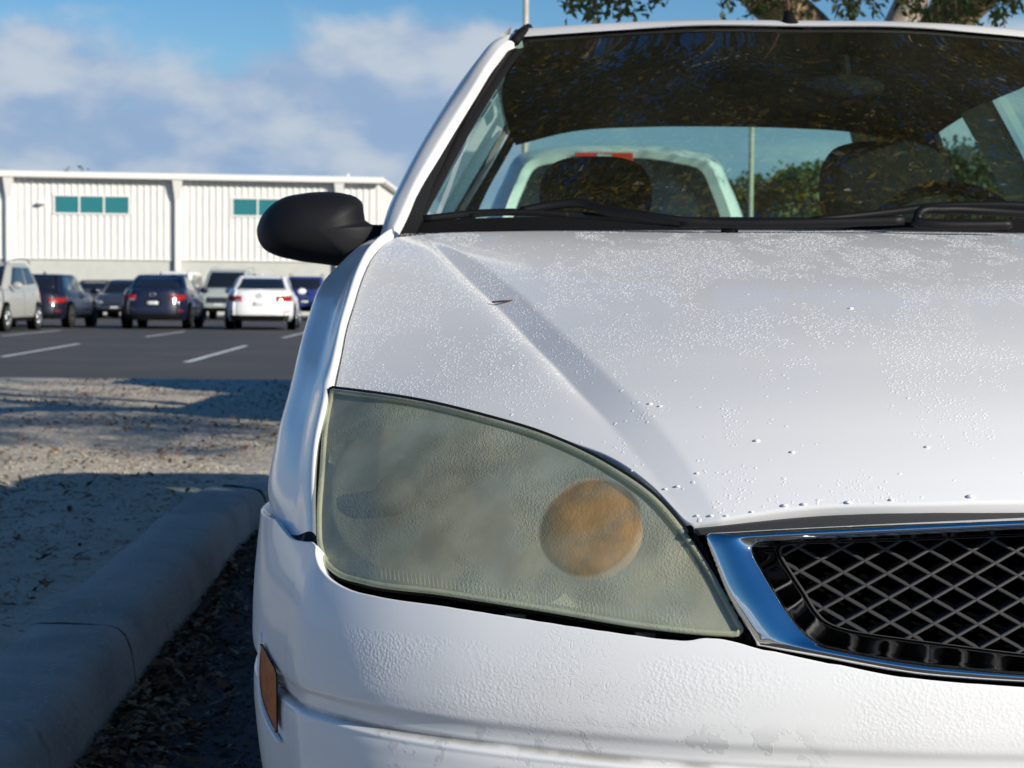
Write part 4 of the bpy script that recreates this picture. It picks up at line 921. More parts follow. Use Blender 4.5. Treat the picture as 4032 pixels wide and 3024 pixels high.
# ---- headlight
lensT = A2([(1309, 1540), (1480, 1562), (1652, 1590), (1903, 1650), (2154, 1727), (2405, 1848), (2572, 1965), (2681, 2088), (2789, 2245), (2865, 2380), (2918, 2478)])
lensB = A2([(1309, 1540), (1286, 1659), (1268, 1868), (1257, 2060), (1262, 2150), (1285, 2215), (1335, 2260), (1420, 2287), (1735, 2332), (2154, 2399), (2572, 2468), (2860, 2494), (2905, 2494), (2918, 2478)])
def depth_lens(u, v):
    # blend of the bonnet surface above and the bumper surface below
    P = solve(u, v, lambda x, Y: Hbase(x, Y)-.004)
    x = P[..., 0]-XC
    Yb = np.interp(-x, -plan[:, 0], plan[:, 1]); return P, Yb
def lensP(u, v, extra=0):
    u = np.asarray(u, float); v = np.asarray(v, float)
    # front surface as function of x and z:  Y = planY(x)+ rake(z)
    d = ray(u, v); Y = np.full(u.shape, 1.9)
    for _ in range(30):
        x = d[..., 0]/d[..., 1]*Y-XC; z = CAMH+d[..., 2]/d[..., 1]*Y
        pl = np.interp(-x, -plan[:, 0], plan[:, 1])
        pl = np.where(-x > .70, .35*pl+.65*(1.785+(-x-.70)*1.05), pl)
        Yn = pl+rake(z)*(1+.9*np.clip((-x-.35)/.4, 0, 1.1))+.014+extra
        Y = Y*.4+Yn*.6
    return Wp(u, v, Y)
rake = hermite([.55, .60, .65, .70, .75, .80, .85], [.002, .010, .026, .05, .085, .13, .19])
def inner(T_, B_, n, m):
    t = cr(T_, n); b2 = cr(B_, n)
    w = (1-np.cos(np.linspace(0, math.pi, m)))/2
    return t, b2, w
# map: columns by fraction along top/bottom outlines
tN = cr(lensT, 110); 
# resample the bottom outline so that columns pair up sensibly
bN = cr(lensB, 110)
w = np.linspace(0, 1, 60)[:, None, None]
PXL = tN[None]*(1-w)+bN[None]*w
HLm = empty('headlight_tmp', CAR.location)
bpy.data.objects.remove(HLm)
def build_lamp(mir):
    mm = (lambda G: mirrorx(G)) if mir else (lambda G: G)
    fl = bool(mir)
    G = lensP(PXL[..., 0], PXL[..., 1])
    ctr = np.array([1950., 1980.])
    # rolled rim
    rim_px = np.concatenate([tN, bN[::-1]]); 
    bez = ctr+(rim_px-ctr)*1.0
    hou = gmesh('headlight', mm(np.array([lensP(*(bez).T), lensP(*(bez).T)+np.array([0, .02, 0]), lensP(*(ctr+(rim_px-ctr)*.985).T, .06), lensP(*(ctr+(rim_px-ctr)*.93).T, .075), lensP(*(ctr+(rim_px-ctr)*.5).T, .085), lensP(*(ctr+(rim_px-ctr)*.02).T, .088)])), m_refl2, CAR, not fl)
    gmesh('lens', mm(G), m_lens, hou, fl)
    # moulded rim of the lens
    R3 = lensP(*rim_px.T, -.0015); R3 = np.vstack([R3, R3[:1]])
    MB().tube(mm(R3), .0032, 8, False).build('lens_rim', m_lens, hou, True)
    R4 = lensP(*(ctr+(rim_px-ctr)*1.0).T, .012); R4 = np.vstack([R4, R4[:1]])
    MB().tube(mm(R4), .0065, 8, False).build('lamp_seal', m_blk2, hou, True)
    # main reflector: squarish bowl
    th = np.linspace(0, 2*math.pi, 49)[:-1]; rings = []
    for k_, (rr, dz) in enumerate([(1.0, .028), (.97, .03), (.93, .040), (.8, .055), (.55, .066), (.25, .072), (.06, .073)]):
        uu = 1700+np.sign(np.cos(th))*np.abs(np.cos(th))**.75*395*rr; vv = 1985+np.sign(np.sin(th))*np.abs(np.sin(th))**.75*(285)*rr+(.10*(uu-1700))
        rings.append(lensP(uu, vv, dz))
    gmesh('reflector', mm(np.array(rings)), m_refl, hou, not fl, closed=True)
    # dark ring and bulb shade
    P = lensP(np.array(1560.), np.array(1950.), .055); P = mm(P[None])[0]
    MB().sphere(P, (.024, .014, .024)).build('bulb_shade', m_grey, hou, True)
    rings = []
    for (rr, dz) in [(1.05, .036), (1.02, .026), (1.0, .024), (.985, .030)]:
        rings.append(lensP(2330+np.cos(th)*222*rr, 2082+np.sin(th)*212*rr, dz))
    gmesh('signal_bezel', mm(np.array(rings)), m_refl, hou, not fl, closed=True)
    rings = []
    for (rr, dz) in [(.985, .034), (.975, .012), (.94, .007), (.5, .005), (.2, .005), (.0, .005)]:
        rings.append(lensP(2330+np.cos(th)*222*rr, 2082+np.sin(th)*212*rr, dz))
    gmesh('turn_signal', mm(np.array(rings)), m_amber, hou, not fl, closed=True)
    P = mm(lensP(np.array(2050.), np.array(2235.), .016)[None])[0]; MB().sphere(P, (.015, .010, .015)).build('adjuster', m_blk2, hou, True)
    q_ = np.linspace(0, 2*math.pi, 61)
    MB().tube(mm(lensP(2330+np.cos(q_)*221, 2082+np.sin(q_)*211, .006)), .0017, 6, False).build('signal_ring', m_grey, hou, True)
    # lens ribs along the bottom
    rb2 = MB()
    for q in range(70):
        u = 1500+q*17.0; v = 2236+(u-1500)*.163
        if 2150 < u < 2240: continue
        A_ = lensP(np.array([u, u+5]), np.array([v, v+42+.0*q]), .004); rb2.tube(mm(A_), .0007, 4)
    rb2.build('lens_flutes', m_lens, hou, True)
    # black surround behind
    sur = [lensP(*(ctr+(rim_px-ctr)*np.array([s_, s2])).T, dz) for (s_, s2, dz) in ((.97, .97, .03), (1.0, 1.0, .020), (1.015, 1.03, .030), (1.02, 1.04, .12))]
    gmesh('lamp_surround', mm(np.array(sur)), m_void, CAR, fl)
    # clips in the slot below
    for u, v in ((2030, 2428), (2540, 2500)):
        P = mm(lensP(np.array(float(u)), np.array(float(v)), .016)[None])[0]; MB().box((P[0]-.010, P[1]-.003, P[2]-.003), (P[0]+.010, P[1]+.012, P[2]+.003)).build('lamp_clip', m_grey, CAR, bevel=.001)
for mir in (0, 1): build_lamp(mir)
# ---- grille
def gP(u, v, extra=0):
    u = np.asarray(u, float); v = np.asarray(v, float); d = ray(u, v); Y = np.full(u.shape, 1.7)
    for _ in range(25):
        x = d[..., 0]/d[..., 1]*Y-XC; z = CAMH+d[..., 2]/d[..., 1]*Y
        Y = np.interp(np.abs(x), -plan[:, 0], plan[:, 1])+prof(z)*.9+.006+extra
    return Wp(u, v, Y)
CU = 4372
outer = A2([(CU, 2022), (4032, 2037), (3500, 2060), (3100, 2080), (2900, 2092), (2800, 2098), (2776, 2108), (2790, 2160), (2859, 2335), (2930, 2460), (2975, 2533), (2998, 2548), (3247, 2596), (3570, 2655), (3800, 2678), (4032, 2692), (CU, 2708)])
innr = A2([(CU, 2073), (4032, 2084), (3500, 2110), (3200, 2123), (3070, 2129), (3005, 2134), (2972, 2148), (2966, 2172), (3014, 2264), (3105, 2410), (3160, 2480), (3215, 2523), (3300, 2552), (3570, 2600), (3800, 2626), (4032, 2646), (CU, 2666)])
mesho = A2([(CU, 2098), (4032, 2108), (3500, 2128), (3250, 2136), (3120, 2140), (3075, 2150), (3064, 2168), (3079, 2205), (3120, 2270), (3163, 2335), (3208, 2408), (3262, 2456), (3376, 2490), (3600, 2522), (3800, 2548), (4032, 2577), (CU, 2610)])
n = 150
def cr_pair(c, n): # key-point aligned resampling
    out = []; per = n//(len(c)-1)
    f = [hermite(np.arange(len(c)), c[:, k]) for k in (0, 1)]
    t = np.linspace(0, len(c)-1, n); return np.stack([f[0](t), f[1](t)], -1)
o_, i_, m_ = cr_pair(outer, n), cr_pair(innr, n), cr_pair(mesho, n)
def fixc(P): P[0, 0] = XC; P[-1, 0] = XC; return P
rings = [fixc(gP(*o_.T, .03)), fixc(gP(*o_.T, .004)), fixc(gP(*(o_*.97+i_*.03).T, -.001)), fixc(gP(*(o_*.75+i_*.25).T, -.0065)), fixc(gP(*(o_*.45+i_*.55).T, -.0085)), fixc(gP(*(o_*.15+i_*.85).T, -.0045)), fixc(gP(*(o_*.03+i_*.97).T, -.001)), fixc(gP(*i_.T, .003))]
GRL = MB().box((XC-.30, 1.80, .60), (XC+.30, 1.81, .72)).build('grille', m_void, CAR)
G = loft([list(r_) for r_ in rings], n, 40)
ctrC = np.concatenate([G, mirrorx(G)[:, ::-1][:, 1:]], 1) if False else G
for mir in (0, 1): gmesh('chrome_frame', mirrorx(G) if mir else G, m_chrome, GRL, not mir)
rw = [fixc(gP(*i_.T, .003)), fixc(gP(*(i_*.8+m_*.2).T, .014)), fixc(gP(*(i_*.35+m_*.65).T, .034)), fixc(gP(*m_.T, .046))]
G = loft([list(r_) for r_ in rw], n, 12)
m_bez = mat('gloss_black_bezel', (0.30, 0.31, 0.32), 0.06, 1.0, bump=(45, .03, .002))
for mir in (0, 1): gmesh('inner_bezel', mirrorx(G) if mir else G, m_bez, GRL, not mir)
rw = [fixc(gP(*m_.T, .044)), fixc(gP(*(m_+(np.array([3700, 2340])-m_)*.012).T, .043)), fixc(gP(*(m_+(np.array([3700, 2340])-m_)*.022).T, .048))]
G = loft([list(r_) for r_ in rw], n, 6)
for mir in (0, 1): gmesh('mesh_rim', mirrorx(G) if mir else G, m_mesh, GRL, not mir)
rw = [fixc(gP(*(m_+(np.array([3700, 2340])-m_)*.0).T, .048)), fixc(gP(*(m_+(np.array([3700, 2340])-m_)*.0).T, .09)), fixc(gP(*(m_+(np.array([3700, 2340])-m_)*.9).T, .11))]
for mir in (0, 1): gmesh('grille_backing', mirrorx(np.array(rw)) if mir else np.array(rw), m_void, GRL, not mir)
# diamond bars: lines in the (x,z) plane clipped to the opening
poly = gP(*m_.T, .05)[:, [0, 2]]; poly = np.vstack([poly, mirrorx(gP(*m_.T, .05))[::-1][:, [0, 2]]])
from math import inf
def clip_line(p, d):
    ts = []
    for i in range(len(poly)):
        a_, b_ = poly[i], poly[(i+1) % len(poly)]; e = b_-a_; den = d[0]*e[1]-d[1]*e[0]
        if abs(den) < 1e-12: continue
        t = ((a_[0]-p[0])*e[1]-(a_[1]-p[1])*e[0])/den; s = ((a_[0]-p[0])*d[1]-(a_[1]-p[1])*d[0])/den
        if 0 <= s < 1: ts.append(t)
    ts.sort(); return [(ts[i], ts[i+1]) for i in range(0, len(ts)-1, 2)]
DW, DH = .0412, .0222
c0 = gP(np.array(3486.), np.array(2164.), .05)[[0, 2]]
for sg in (-1, 1):
    d = np.array([DW/2, sg*DH/2]); d = d/np.linalg.norm(d)
    for k in range(-34, 48):
        p = c0+np.array([k*DW, 0])
        for t0, t1 in clip_line(p, d):
            if t1-t0 < .008: continue
            m = max(3, int((t1-t0)/.015)); tt = np.linspace(t0, t1, m); q = p+tt[:, None]*d
            yy = np.interp(np.abs(q[:, 0]-XC), -plan[:, 0], plan[:, 1])+prof(q[:, 1])*.9+.006+.050
            nn = np.array([-d[1], d[0]]); V = []
            for (hw, dy) in ((.0007, -.0002), (.0016, .0008), (.0020, .014), (-.0020, .014), (-.0016, .0008), (-.0007, -.0002)):
                V.append(np.stack([q[:, 0]+nn[0]*hw, yy+dy, q[:, 1]+nn[1]*hw], -1))
            V = np.array(V).transpose(1, 0, 2)
            o = gmesh('grille_bar', V, m_mesh, GRL, sg > 0, smooth=False, closed=True)
# plastic strip above the chrome
st = [gP(*np.array([(2745, 2085), (2900, 2068), (3182, 2040), (3600, 2018), (4032, 2003), (CU, 1996)]).T, .012), gP(*np.array([(2762, 2106), (2900, 2093), (3182, 2078), (3600, 2057), (4032, 2038), (CU, 2024)]).T, .004)]
st = [list(fixc(s_) if False else s_) for s_ in st]; s2 = [off(p, 0, .03, .0) for p in st[0]]
for q in (st[0], st[1], s2): q[-1] = (XC, q[-1][1], q[-1][2])
G = loft([s2, st[0], st[1]], 50, 12, True)
for mir in (0, 1): gmesh('bonnet_seal', mirrorx(G) if mir else G, m_grey, CAR, bool(mir))
# torn rubber seal between lamp and grille
G = loft([[tuple(p) for p in gP(*np.array([(2700, 2070), (2760, 2190), (2850, 2350), (2940, 2520)]).T, .016)], [tuple(p) for p in gP(*np.array([(2722, 2068), (2785, 2180), (2868, 2350), (2972, 2536)]).T, .003)]], 50, 8)
G[..., 0] += .0012*np.sin(np.arange(50)*1.7)[None]*np.linspace(0, 1, 8)[:, None]
G[..., 1] += .002*rng.normal(size=G.shape[:2])
for mir in (0, 1): gmesh('edge_seal', mirrorx(G) if mir else G, m_blk2, CAR)
# ---- windscreen, pillars, roof
def Lp(x, Y, z): return (XC+x, Y, z)
ws_b = [Lp(-.765, 3.03, .985), Lp(-.60, 2.985, .99), Lp(-.3, 2.955, .992), Lp(0, 2.945, .993), Lp(.3, 2.955, .992), Lp(.60, 2.985, .99), Lp(.765, 3.03, .985)]
tl_ = wp(2050, 158, 3.56)
hx = XC-tl_[0]; print('windscreen half top', hx, tl_)
c2 = wp(2700, 122, 3.475); c3 = wp(3110, 118, 3.455)
ws_t = [tl_, wp(2400, 134, 3.50), (XC-.20, 3.462, c2[2]+.002), (XC, 3.452, c3[2]), (XC+.20, 3.462, c2[2]+.002), (2*XC-wp(2400, 134, 3.50)[0], 3.50, wp(2400, 134, 3.50)[2]), (2*XC-tl_[0], 3.56, tl_[2])]
def midrow(t, bow): return [tuple(np.array(a)*(1-t)+np.array(b)*t+np.array([0, -bow*.5, bow])) for a, b in zip(ws_b, ws_t)]
G = loft([ws_b, midrow(.25, .012), midrow(.5, .018), midrow(.75, .014), ws_t], 60, 40)
gmesh('windscreen', G, m_wind, CAR)
WSG = G
# black frit and rubber along the left edge
for mir in (0, 1):
    e = G[:, 0]; e2 = G[:, 2]*.6+G[:, 1]*.4
    Q = loft([[tuple(p+np.array([-.006, -.008, .003])) for p in e[::6]], [tuple(p+np.array([0, -.012, .006])) for p in (e*.5+G[:, 1]*.5)[::6]], [tuple(p+np.array([.002, -.004, .002])) for p in G[:, 1][::6]]], 50, 8)
    gmesh('windscreen_seal', mirrorx(Q) if mir else Q, m_blk2, CAR, bool(mir))
Q = G[:6]+np.array([0, -.004, .003]); Q2 = G[:1]+np.array([0, -.004, -.02]); gmesh('windscreen_seal', np.concatenate([Q2, Q]), m_blk2, CAR)
# header seal
Q = np.array([G[-1]+np.array([0, -.006, .004]), G[-1]+np.array([0, .0, .008])])
gmesh('windscreen_seal', Q, m_blk2, CAR)
pin = [wp(1545, 925, 2.965), wp(1580, 858, 2.99), wp(1643, 720, 3.075), wp(1722, 590, 3.16), wp(1795, 470, 3.25), wp(1870, 350, 3.34), wp(1940, 240, 3.43), wp(2010, 172, 3.52), wp(2056, 158, 3.56)]
pmid = [wp(1522, 925, 2.975), wp(1548, 858, 3.00), wp(1612, 720, 3.085), wp(1682, 590, 3.17), wp(1757, 470, 3.26), wp(1838, 350, 3.35), wp(1912, 235, 3.44), wp(1985, 158, 3.53), wp(2045, 140, 3.575)]
pout = [wp(1496, 935, 3.06), wp(1520, 850, 3.08), wp(1574, 725, 3.17), wp(1640, 600, 3.27), wp(1708, 482, 3.36), wp(1783, 365, 3.45), wp(1865, 255, 3.54), wp(1945, 172, 3.62), wp(2048, 124, 3.66)]
pback = [off(p, -.006, .12, -.015) for p in pout]
pinn = [off(p, .004, .012, -.012) for p in pin]
G = loft([pinn, pin, pmid, pout, pback], 60, 36)
for mir in (0, 1): gmesh('windscreen_pillar', mirrorx(G) if mir else G, m_white, CAR, bool(mir))
# roof
rf0 = [off(p, 0, -.004, .006) for p in ws_t]
sil = [(-.555, 3.66), (-.38, 3.60), (-.2, 3.575), (0, 3.565), (.2, 3.575), (.38, 3.60), (.555, 3.66)]
zsil = [wp(2048, 122, 3.66)[2]+.002, wp(2400, 97, 3.60)[2], wp(2760, 89, 3.575)[2], wp(3100, 90, 3.565)[2]]
zs = zsil+zsil[:3][::-1]
rf1 = [Lp(x, y, z) for (x, y), z in zip(sil, zs)]
rfm = [tuple((np.array(a)+np.array(b))/2+np.array([0, -.01, .006])) for a, b in zip(rf0, rf1)]
def rrow(y, w, z, c): return [Lp(-w, y, z-c), Lp(-w*.72, y, z-c*.3), Lp(-w*.36, y, z-c*.05), Lp(0, y, z), Lp(w*.36, y, z-c*.05), Lp(w*.72, y, z-c*.3), Lp(w, y, z-c)]
zr = zs[3]
G = loft([rf0, rfm, rf1, rrow(3.9, .575, zr+.012, .045), rrow(4.3, .585, zr+.012, .05), rrow(4.75, .565, zr-.02, .055), rrow(4.88, .55, zr-.045, .055)], 50, 50)
gmesh('roof', G, m_white, CAR)
G2 = G.copy(); G2[..., 2] -= .035; gmesh('headlining', G2[4:], m_int, CAR)
MB().tube(cr([wp(2025, 165, 3.53), wp(2050, 135, 3.56), wp(2080, 112, 3.66)], 12), [.010]*12, 8).build('roof_trim', m_blk2, CAR, True)
# antenna
a0 = np.array(wp(3108, 114, 3.49)); MB().tube([a0+np.array([0, 0, -.006]), a0+np.array([0, 0, .004]), a0+np.array([-.001, .004, .020]), a0+np.array([-.002, .006, .034])], [.027, .024, .012, .008], 18).build('antenna_base', m_blk, CAR, True)
MB().tube([a0+np.array([-.002, .008, .03]), a0+np.array([-.01, .06, .35])], [.004, .003], 8).build('antenna_mast', mat('antenna_brown', (.10, .04, .03), .5), CAR, True)
# side glass and pillars (both sides)
beltY = [3.10, 3.5, 4.0, 4.4, 4.8, 5.2]; 
def side(y, t, x_off=0):   # t: 0 belt, 1 roof rail
    xb = np.interp(y, [3.0, 3.4, 4.2, 5.0, 5.6], [.775, .80, .805, .78, .72]); xt = np.interp(y, [3.0, 3.6, 4.2, 4.9], [.575, .572, .590, .565])
    zb2 = np.interp(y, [3.0, 4.0, 5.6], [1.0, 1.03, 1.07]); zt2 = np.interp(y, [3.6, 3.9, 4.3, 4.75, 5.0], [zr-.04, zr-.03, zr-.035, zr-.07, zr-.11])
    x = xb+(xt-xb)*(t**1.15)-x_off; return (x, zb2+(zt2-zb2)*t)
def spatch(y0b, y1b, y0t, y1t, xo=0, n=20, m=10, t0=0, t1=1, s=-1):
    G = []
    for t in np.linspace(t0, t1, m):
        G.append([(lambda y: (XC+s*side(y, t, xo)[0], y, side(y, t, xo)[1]))(y) for y in np.linspace(y0b+(y0t-y0b)*t, y1b+(y1t-y1b)*t, n)])
    return np.array(G)
for s in (-1, 1):
    bw = .02 if s < 0 else .08
    gmesh('side_window', spatch(3.14, 4.38, 3.62, 4.34, s=s), m_side, CAR, s > 0)
    gmesh('side_window', spatch(4.38+bw, 5.12, 4.34+bw, 4.78, s=s), m_side, CAR, s > 0)
    gmesh('door_pillar', spatch(4.38, 4.38+bw, 4.34, 4.34+bw, -.004, 4, s=s), m_blk, CAR, s > 0)
    if s > 0: gmesh('pillar_trim', spatch(4.35, 4.55, 4.31, 4.50, .03, 6, s=s), m_trimL, CAR, True)
    gmesh('rear_pillar', spatch(5.12, 5.62, 4.78, 4.90, -.003, 6, s=s), m_white, CAR, s > 0)
    gmesh('pillar_trim', spatch(5.06, 5.56, 4.74, 4.88, .03, 6, s=s), m_int, CAR, s > 0)
    gmesh('roof_rail', np.array([[(XC+s*(side(y, 1)[0]+dx), y, side(y, 1)[1]+dz) for (dx, dz) in ((-.01, .03), (.01, .015), (.012, -.01), (-.02, -.02))] for y in np.linspace(3.58, 4.9, 24)]), m_white, CAR, s < 0)
    # inner face of the front pillar
    ip = [off(p, .004, .015, -.006) for p in pin]; ip2 = [off(p, .022, .06, -.012) for p in pin]; G = loft([ip, ip2], 30, 4)
    gmesh('pillar_trim', mirrorx(G) if s > 0 else G, m_int, CAR)
    # body side: belt, door skin, sill
    rows = []
    for (dx, z) in ((.0, None), (.035, -.03), (.05, -.10), (.055, -.3), (.05, -.5), (.03, -.7), (-.05, -.76)):
        row = []
        for y in np.linspace(3.10, 6.0, 40):
            xb, zb2 = side(min(y, 5.6), 0); taper = .12*sstep(5.3, 6.1, y); zz = zb2+(z or 0)
            row.append((XC+s*(xb+dx-taper), y, zz))
        rows.append(row)
    gmesh('body_side', np.array(rows), m_white, CAR, s < 0)
    for yw in (2.50, 5.12):
        r_ = .305; xo = XC+s*.845
        wh = MB().tube([(xo-s*.19, yw, r_), (xo-s*.17, yw, r_), (xo-s*.01, yw, r_), (xo, yw, r_)], [r_*.9, r_, r_, r_*.92], 36).build('wheel', m_tyre, CAR, True)
        MB().tube([(xo-s*.01, yw, r_), (xo+s*.006, yw, r_)], [r_*.66, r_*.62], 30).build('wheel_cover', m_rim, wh, True)
# rear glass, boot, tail
rw0 = [Lp(-.50, 4.90, zr-.10), Lp(-.25, 4.86, zr-.068), Lp(0, 4.85, zr-.060), Lp(.25, 4.86, zr-.068), Lp(.50, 4.90, zr-.10)]
rw1 = [Lp(-.62, 5.46, 1.06), Lp(-.3, 5.50, 1.08), Lp(0, 5.51, 1.085), Lp(.3, 5.50, 1.08), Lp(.62, 5.46, 1.06)]
gmesh('rear_window', loft([rw0, rw1], 30, 12), m_side, CAR)
gmesh('boot', loft([[off(p, 0, 0, .003) for p in rw1], [Lp(-.74, 5.62, 1.06), Lp(-.3, 5.66, 1.085), Lp(0, 5.67, 1.09), Lp(.3, 5.66, 1.085), Lp(.74, 5.62, 1.06)], [Lp(-.68, 6.12, 1.03), Lp(-.3, 6.17, 1.07), Lp(0, 6.18, 1.075), Lp(.3, 6.17, 1.07), Lp(.68, 6.12, 1.03)], [Lp(-.72, 6.18, .8), Lp(-.3, 6.26, .8), Lp(0, 6.28, .8), Lp(.3, 6.26, .8), Lp(.72, 6.18, .8)], [Lp(-.74, 6.22, .3), Lp(-.3, 6.30, .3), Lp(0, 6.31, .3), Lp(.3, 6.30, .3), Lp(.74, 6.22, .3)]], 30, 40), m_white, CAR)
MB().box((XC-.80, 2.9, .18), (XC+.80, 6.15, .34)).build('floor_light_block', m_void, CAR)  # unseen black box added to block light under the cabin
MB().box((XC-.62, 2.05, .2), (XC+.62, 2.9, .80)).build('engine', m_void, CAR)
MB().box((XC-.76, 5.05, .3), (XC+.76, 5.5, 1.0)).build('rear_bench', m_int, CAR, bevel=.05)
# dashboard and cowl
G = loft([[Lp(-.74, 2.98, .965), Lp(0, 2.93, .98), Lp(.74, 2.98, .965)], [Lp(-.75, 3.2, .985), Lp(-.3, 3.15, .99), Lp(.35, 3.2, 1.0), Lp(.75, 3.2, .985)], [Lp(-.75, 3.45, .975), Lp(-.3, 3.45, .985), Lp(.35, 3.45, 1.02), Lp(.75, 3.45, .975)], [Lp(-.75, 3.55, .90), Lp(0, 3.55, .90), Lp(.75, 3.55, .90)], [Lp(-.75, 3.55, .4), Lp(0, 3.55, .4), Lp(.75, 3.55, .4)]], 30, 24)
gmesh('dashboard', G, m_int, CAR)
G = loft([[Lp(-.77, 2.935, 1.0), Lp(-.4, 2.885, 1.012), Lp(0, 2.875, 1.015), Lp(.4, 2.885, 1.012), Lp(.77, 2.935, 1.0)], [Lp(-.77, 2.96, 1.015), Lp(-.4, 2.91, 1.022), Lp(0, 2.90, 1.025), Lp(.4, 2.91, 1.022), Lp(.77, 2.96, 1.015)], [Lp(-.77, 3.0, 1.014), Lp(-.4, 2.965, 1.02), Lp(0, 2.95, 1.024), Lp(.4, 2.965, 1.02), Lp(.77, 3.0, 1.014)]], 60, 12)
gmesh('cowl', G, m_blk, CAR)
# seats
def seat(x, zt_, w_, hz):
    st_ = empty('tmp', (0, 0, 0)); bpy.data.objects.remove(st_)
    body_ = loft([[Lp(x+w_*math.cos(q)*k, 4.05+dy+.07*math.sin(q)*k, z) for q in np.linspace(0, 2*math.pi, 17)] for (k, dy, z) in ((1.1, -.1, .5), (1.12, -.03, .8), (1.05, .04, .98), (.86, .07, 1.07), (.5, .08, 1.11), (.05, .08, 1.115))], 33, 24)
    o = gmesh('seat', body_, m_int, CAR)
    h = loft([[Lp(x+hz*math.cos(q)*k, 4.12+.055*math.sin(q)*k, z) for q in np.linspace(0, 2*math.pi, 17)] for (k, z) in ((.6, 1.08), (.92, 1.11), (1.0, 1.16), (.97, zt_-.06), (.8, zt_-.02), (.45, zt_-.002), (.03, zt_))], 33, 24)
    gmesh('headrest', h, m_int, o)
seat(-.365, 1.245, .25, .13); seat(.30, 1.285, .26, .15)
an = np.linspace(0, 2*math.pi, 41); MB().tube([Lp(.35+.185*math.cos(q), 3.66+.07*math.sin(q), .985+.17*math.sin(q)) for q in an], .014, 8, False).build('steering_wheel', m_int, CAR, True)
P = np.array(wp(3330, 345, 3.42)); MB().sphere(P, (.075, .02, .024), 24, 12).build('rear_view_mirror', m_int, CAR, True)
MB().tube([P, P+np.array([0, .03, .06])], .012, 8).build('mirror_stem', m_int, CAR)
# ---- door mirror
mo = A2([(1438, 867), (1433, 836), (1425, 796), (1401, 775), (1357, 762), (1289, 755), (1187, 762), (1113, 779), (1062, 813), (1025, 860), (1011, 904), (1018, 948), (1041, 982), (1086, 1006), (1153, 1023), (1289, 1043), (1370, 1053), (1445, 1062), (1500, 1000), (1520, 940), (1512, 884), (1492, 885), (1460, 882)])
mo = cr(np.vstack([mo, mo[:1]]), 121)[:-1]
cm_ = np.array([1250., 905.]); 
rings = []
for (k, dy) in ((.90, .13), (.97, .115), (1.0, .075), (1.0, .045), (.965, .012), (.90, -.012), (.76, -.033), (.55, -.047), (.3, -.054), (.02, -.056), (0, -.056)):
    rings.append(np.array([wp(*(cm_+(p-cm_)*k), 3.06+dy) for p in mo]))
mh = gmesh('door_mirror', np.array(rings), m_mirror, CAR, closed=True)
G = np.array([[wp(*(cm_+(p-cm_)*k), 3.06+.125) for p in mo] for k in (.9, .5, .02)]); gmesh('mirror_glass', G, m_refl, mh, True, closed=True)
# ---- wipers
def px_path(l, Y0=None): return [wp(u, v, Y) for u, v, Y in l]
w1 = MB().tube(cr(px_path([(1665, 862, 2.93), (1900, 838, 2.94), (2100, 836, 2.94), (2350, 852, 2.93), (2620, 876, 2.90), (2790, 884, 2.885)]), 30), .006, 8).build('wiper_blade', m_blk, CAR, True)
MB().tube(cr(px_path([(2050, 832, 2.93), (2190, 806, 2.935), (2290, 800, 2.93), (2380, 826, 2.91), (2500, 843, 2.89), (2700, 872, 2.87), (2860, 880, 2.87)]), 40), .0075, 8, sx=.7).build('wiper_arm', m_blk, CAR, True)
MB().tube(cr(px_path([(1850, 850, 2.925), (2060, 834, 2.925), (2240, 846, 2.92)]), 20), .004, 6).build('wiper_claw', m_blk2, CAR, True)
MB().tube(cr(px_path([(3200, 868, 2.91), (3480, 838, 2.93), (3700, 812, 2.94), (3900, 806, 2.94), (4150, 815, 2.94)]), 30), .0065, 8).build('wiper_blade', m_blk, CAR, True)
MB().tube(cr(px_path([(3610, 870, 2.87), (3620, 838, 2.88), (3720, 826, 2.89), (3900, 832, 2.90), (4150, 850, 2.90)]), 30), .008, 8).build('wiper_arm', m_blk, CAR, True)
MB().tube(cr(px_path([(3590, 872, 2.865), (3640, 880, 2.86), (3850, 886, 2.86), (3985, 884, 2.865)]), 24), [.006]+[.0085]*22+[.004], 10).build('wiper_pivot', m_blk, CAR, True)
MB().tube(cr(px_path([(2680, 878, 2.87), (3000, 880, 2.865), (3560, 868, 2.865)]), 24), .0075, 8, sx=.6).build('wiper_arm', m_blk, CAR, True)
# washer jet on the bonnet
c = solve(np.array(2872.), np.array(915.), Hf); MB().tube([c+np.array([0, 0, -.004]), c+np.array([0, 0, .009]), c+np.array([0, .004, .016]), c+np.array([0, .008, .018])], [.015, .013, .008, .002], 14).build('washer_jet', m_blk, CAR, True)
#@@SMALL
# ------------------------------------------------------------------ water drops on the bonnet
def normals(P):
    e = .001; x = P[:, 0]-XC; y = P[:, 1]
    gx = (Hf(x+e, y)-Hf(x-e, y))/(2*e); gy = (Hf(x, y+e)-Hf(x, y-e))/(2*e)
    n_ = np.stack([-gx, -gy, np.ones_like(gx)], -1); return n_/np.linalg.norm(n_, axis=1)[:, None]
def vnoise(x, y, seed, oct=4, pers=.55):
    o = 0; a = 1; tot = 0
    for k in range(oct):
        q = np.random.default_rng(seed+k).uniform(0, 1, (256, 256)); xx = x*2**k+37.1; yy = y*2**k+11.7
        xi = np.floor(xx).astype(int); yi = np.floor(yy).astype(int); fx = xx-xi; fy = yy-yi; fx = fx*fx*(3-2*fx); fy = fy*fy*(3-2*fy)
        g_ = lambda a_, b_: q[a_ % 256, b_ % 256]
        o = o+a*((g_(xi, yi)*(1-fx)+g_(xi+1, yi)*fx)*(1-fy)+(g_(xi, yi+1)*(1-fx)+g_(xi+1, yi+1)*fx)*fy); tot += a; a *= pers
    return o/tot
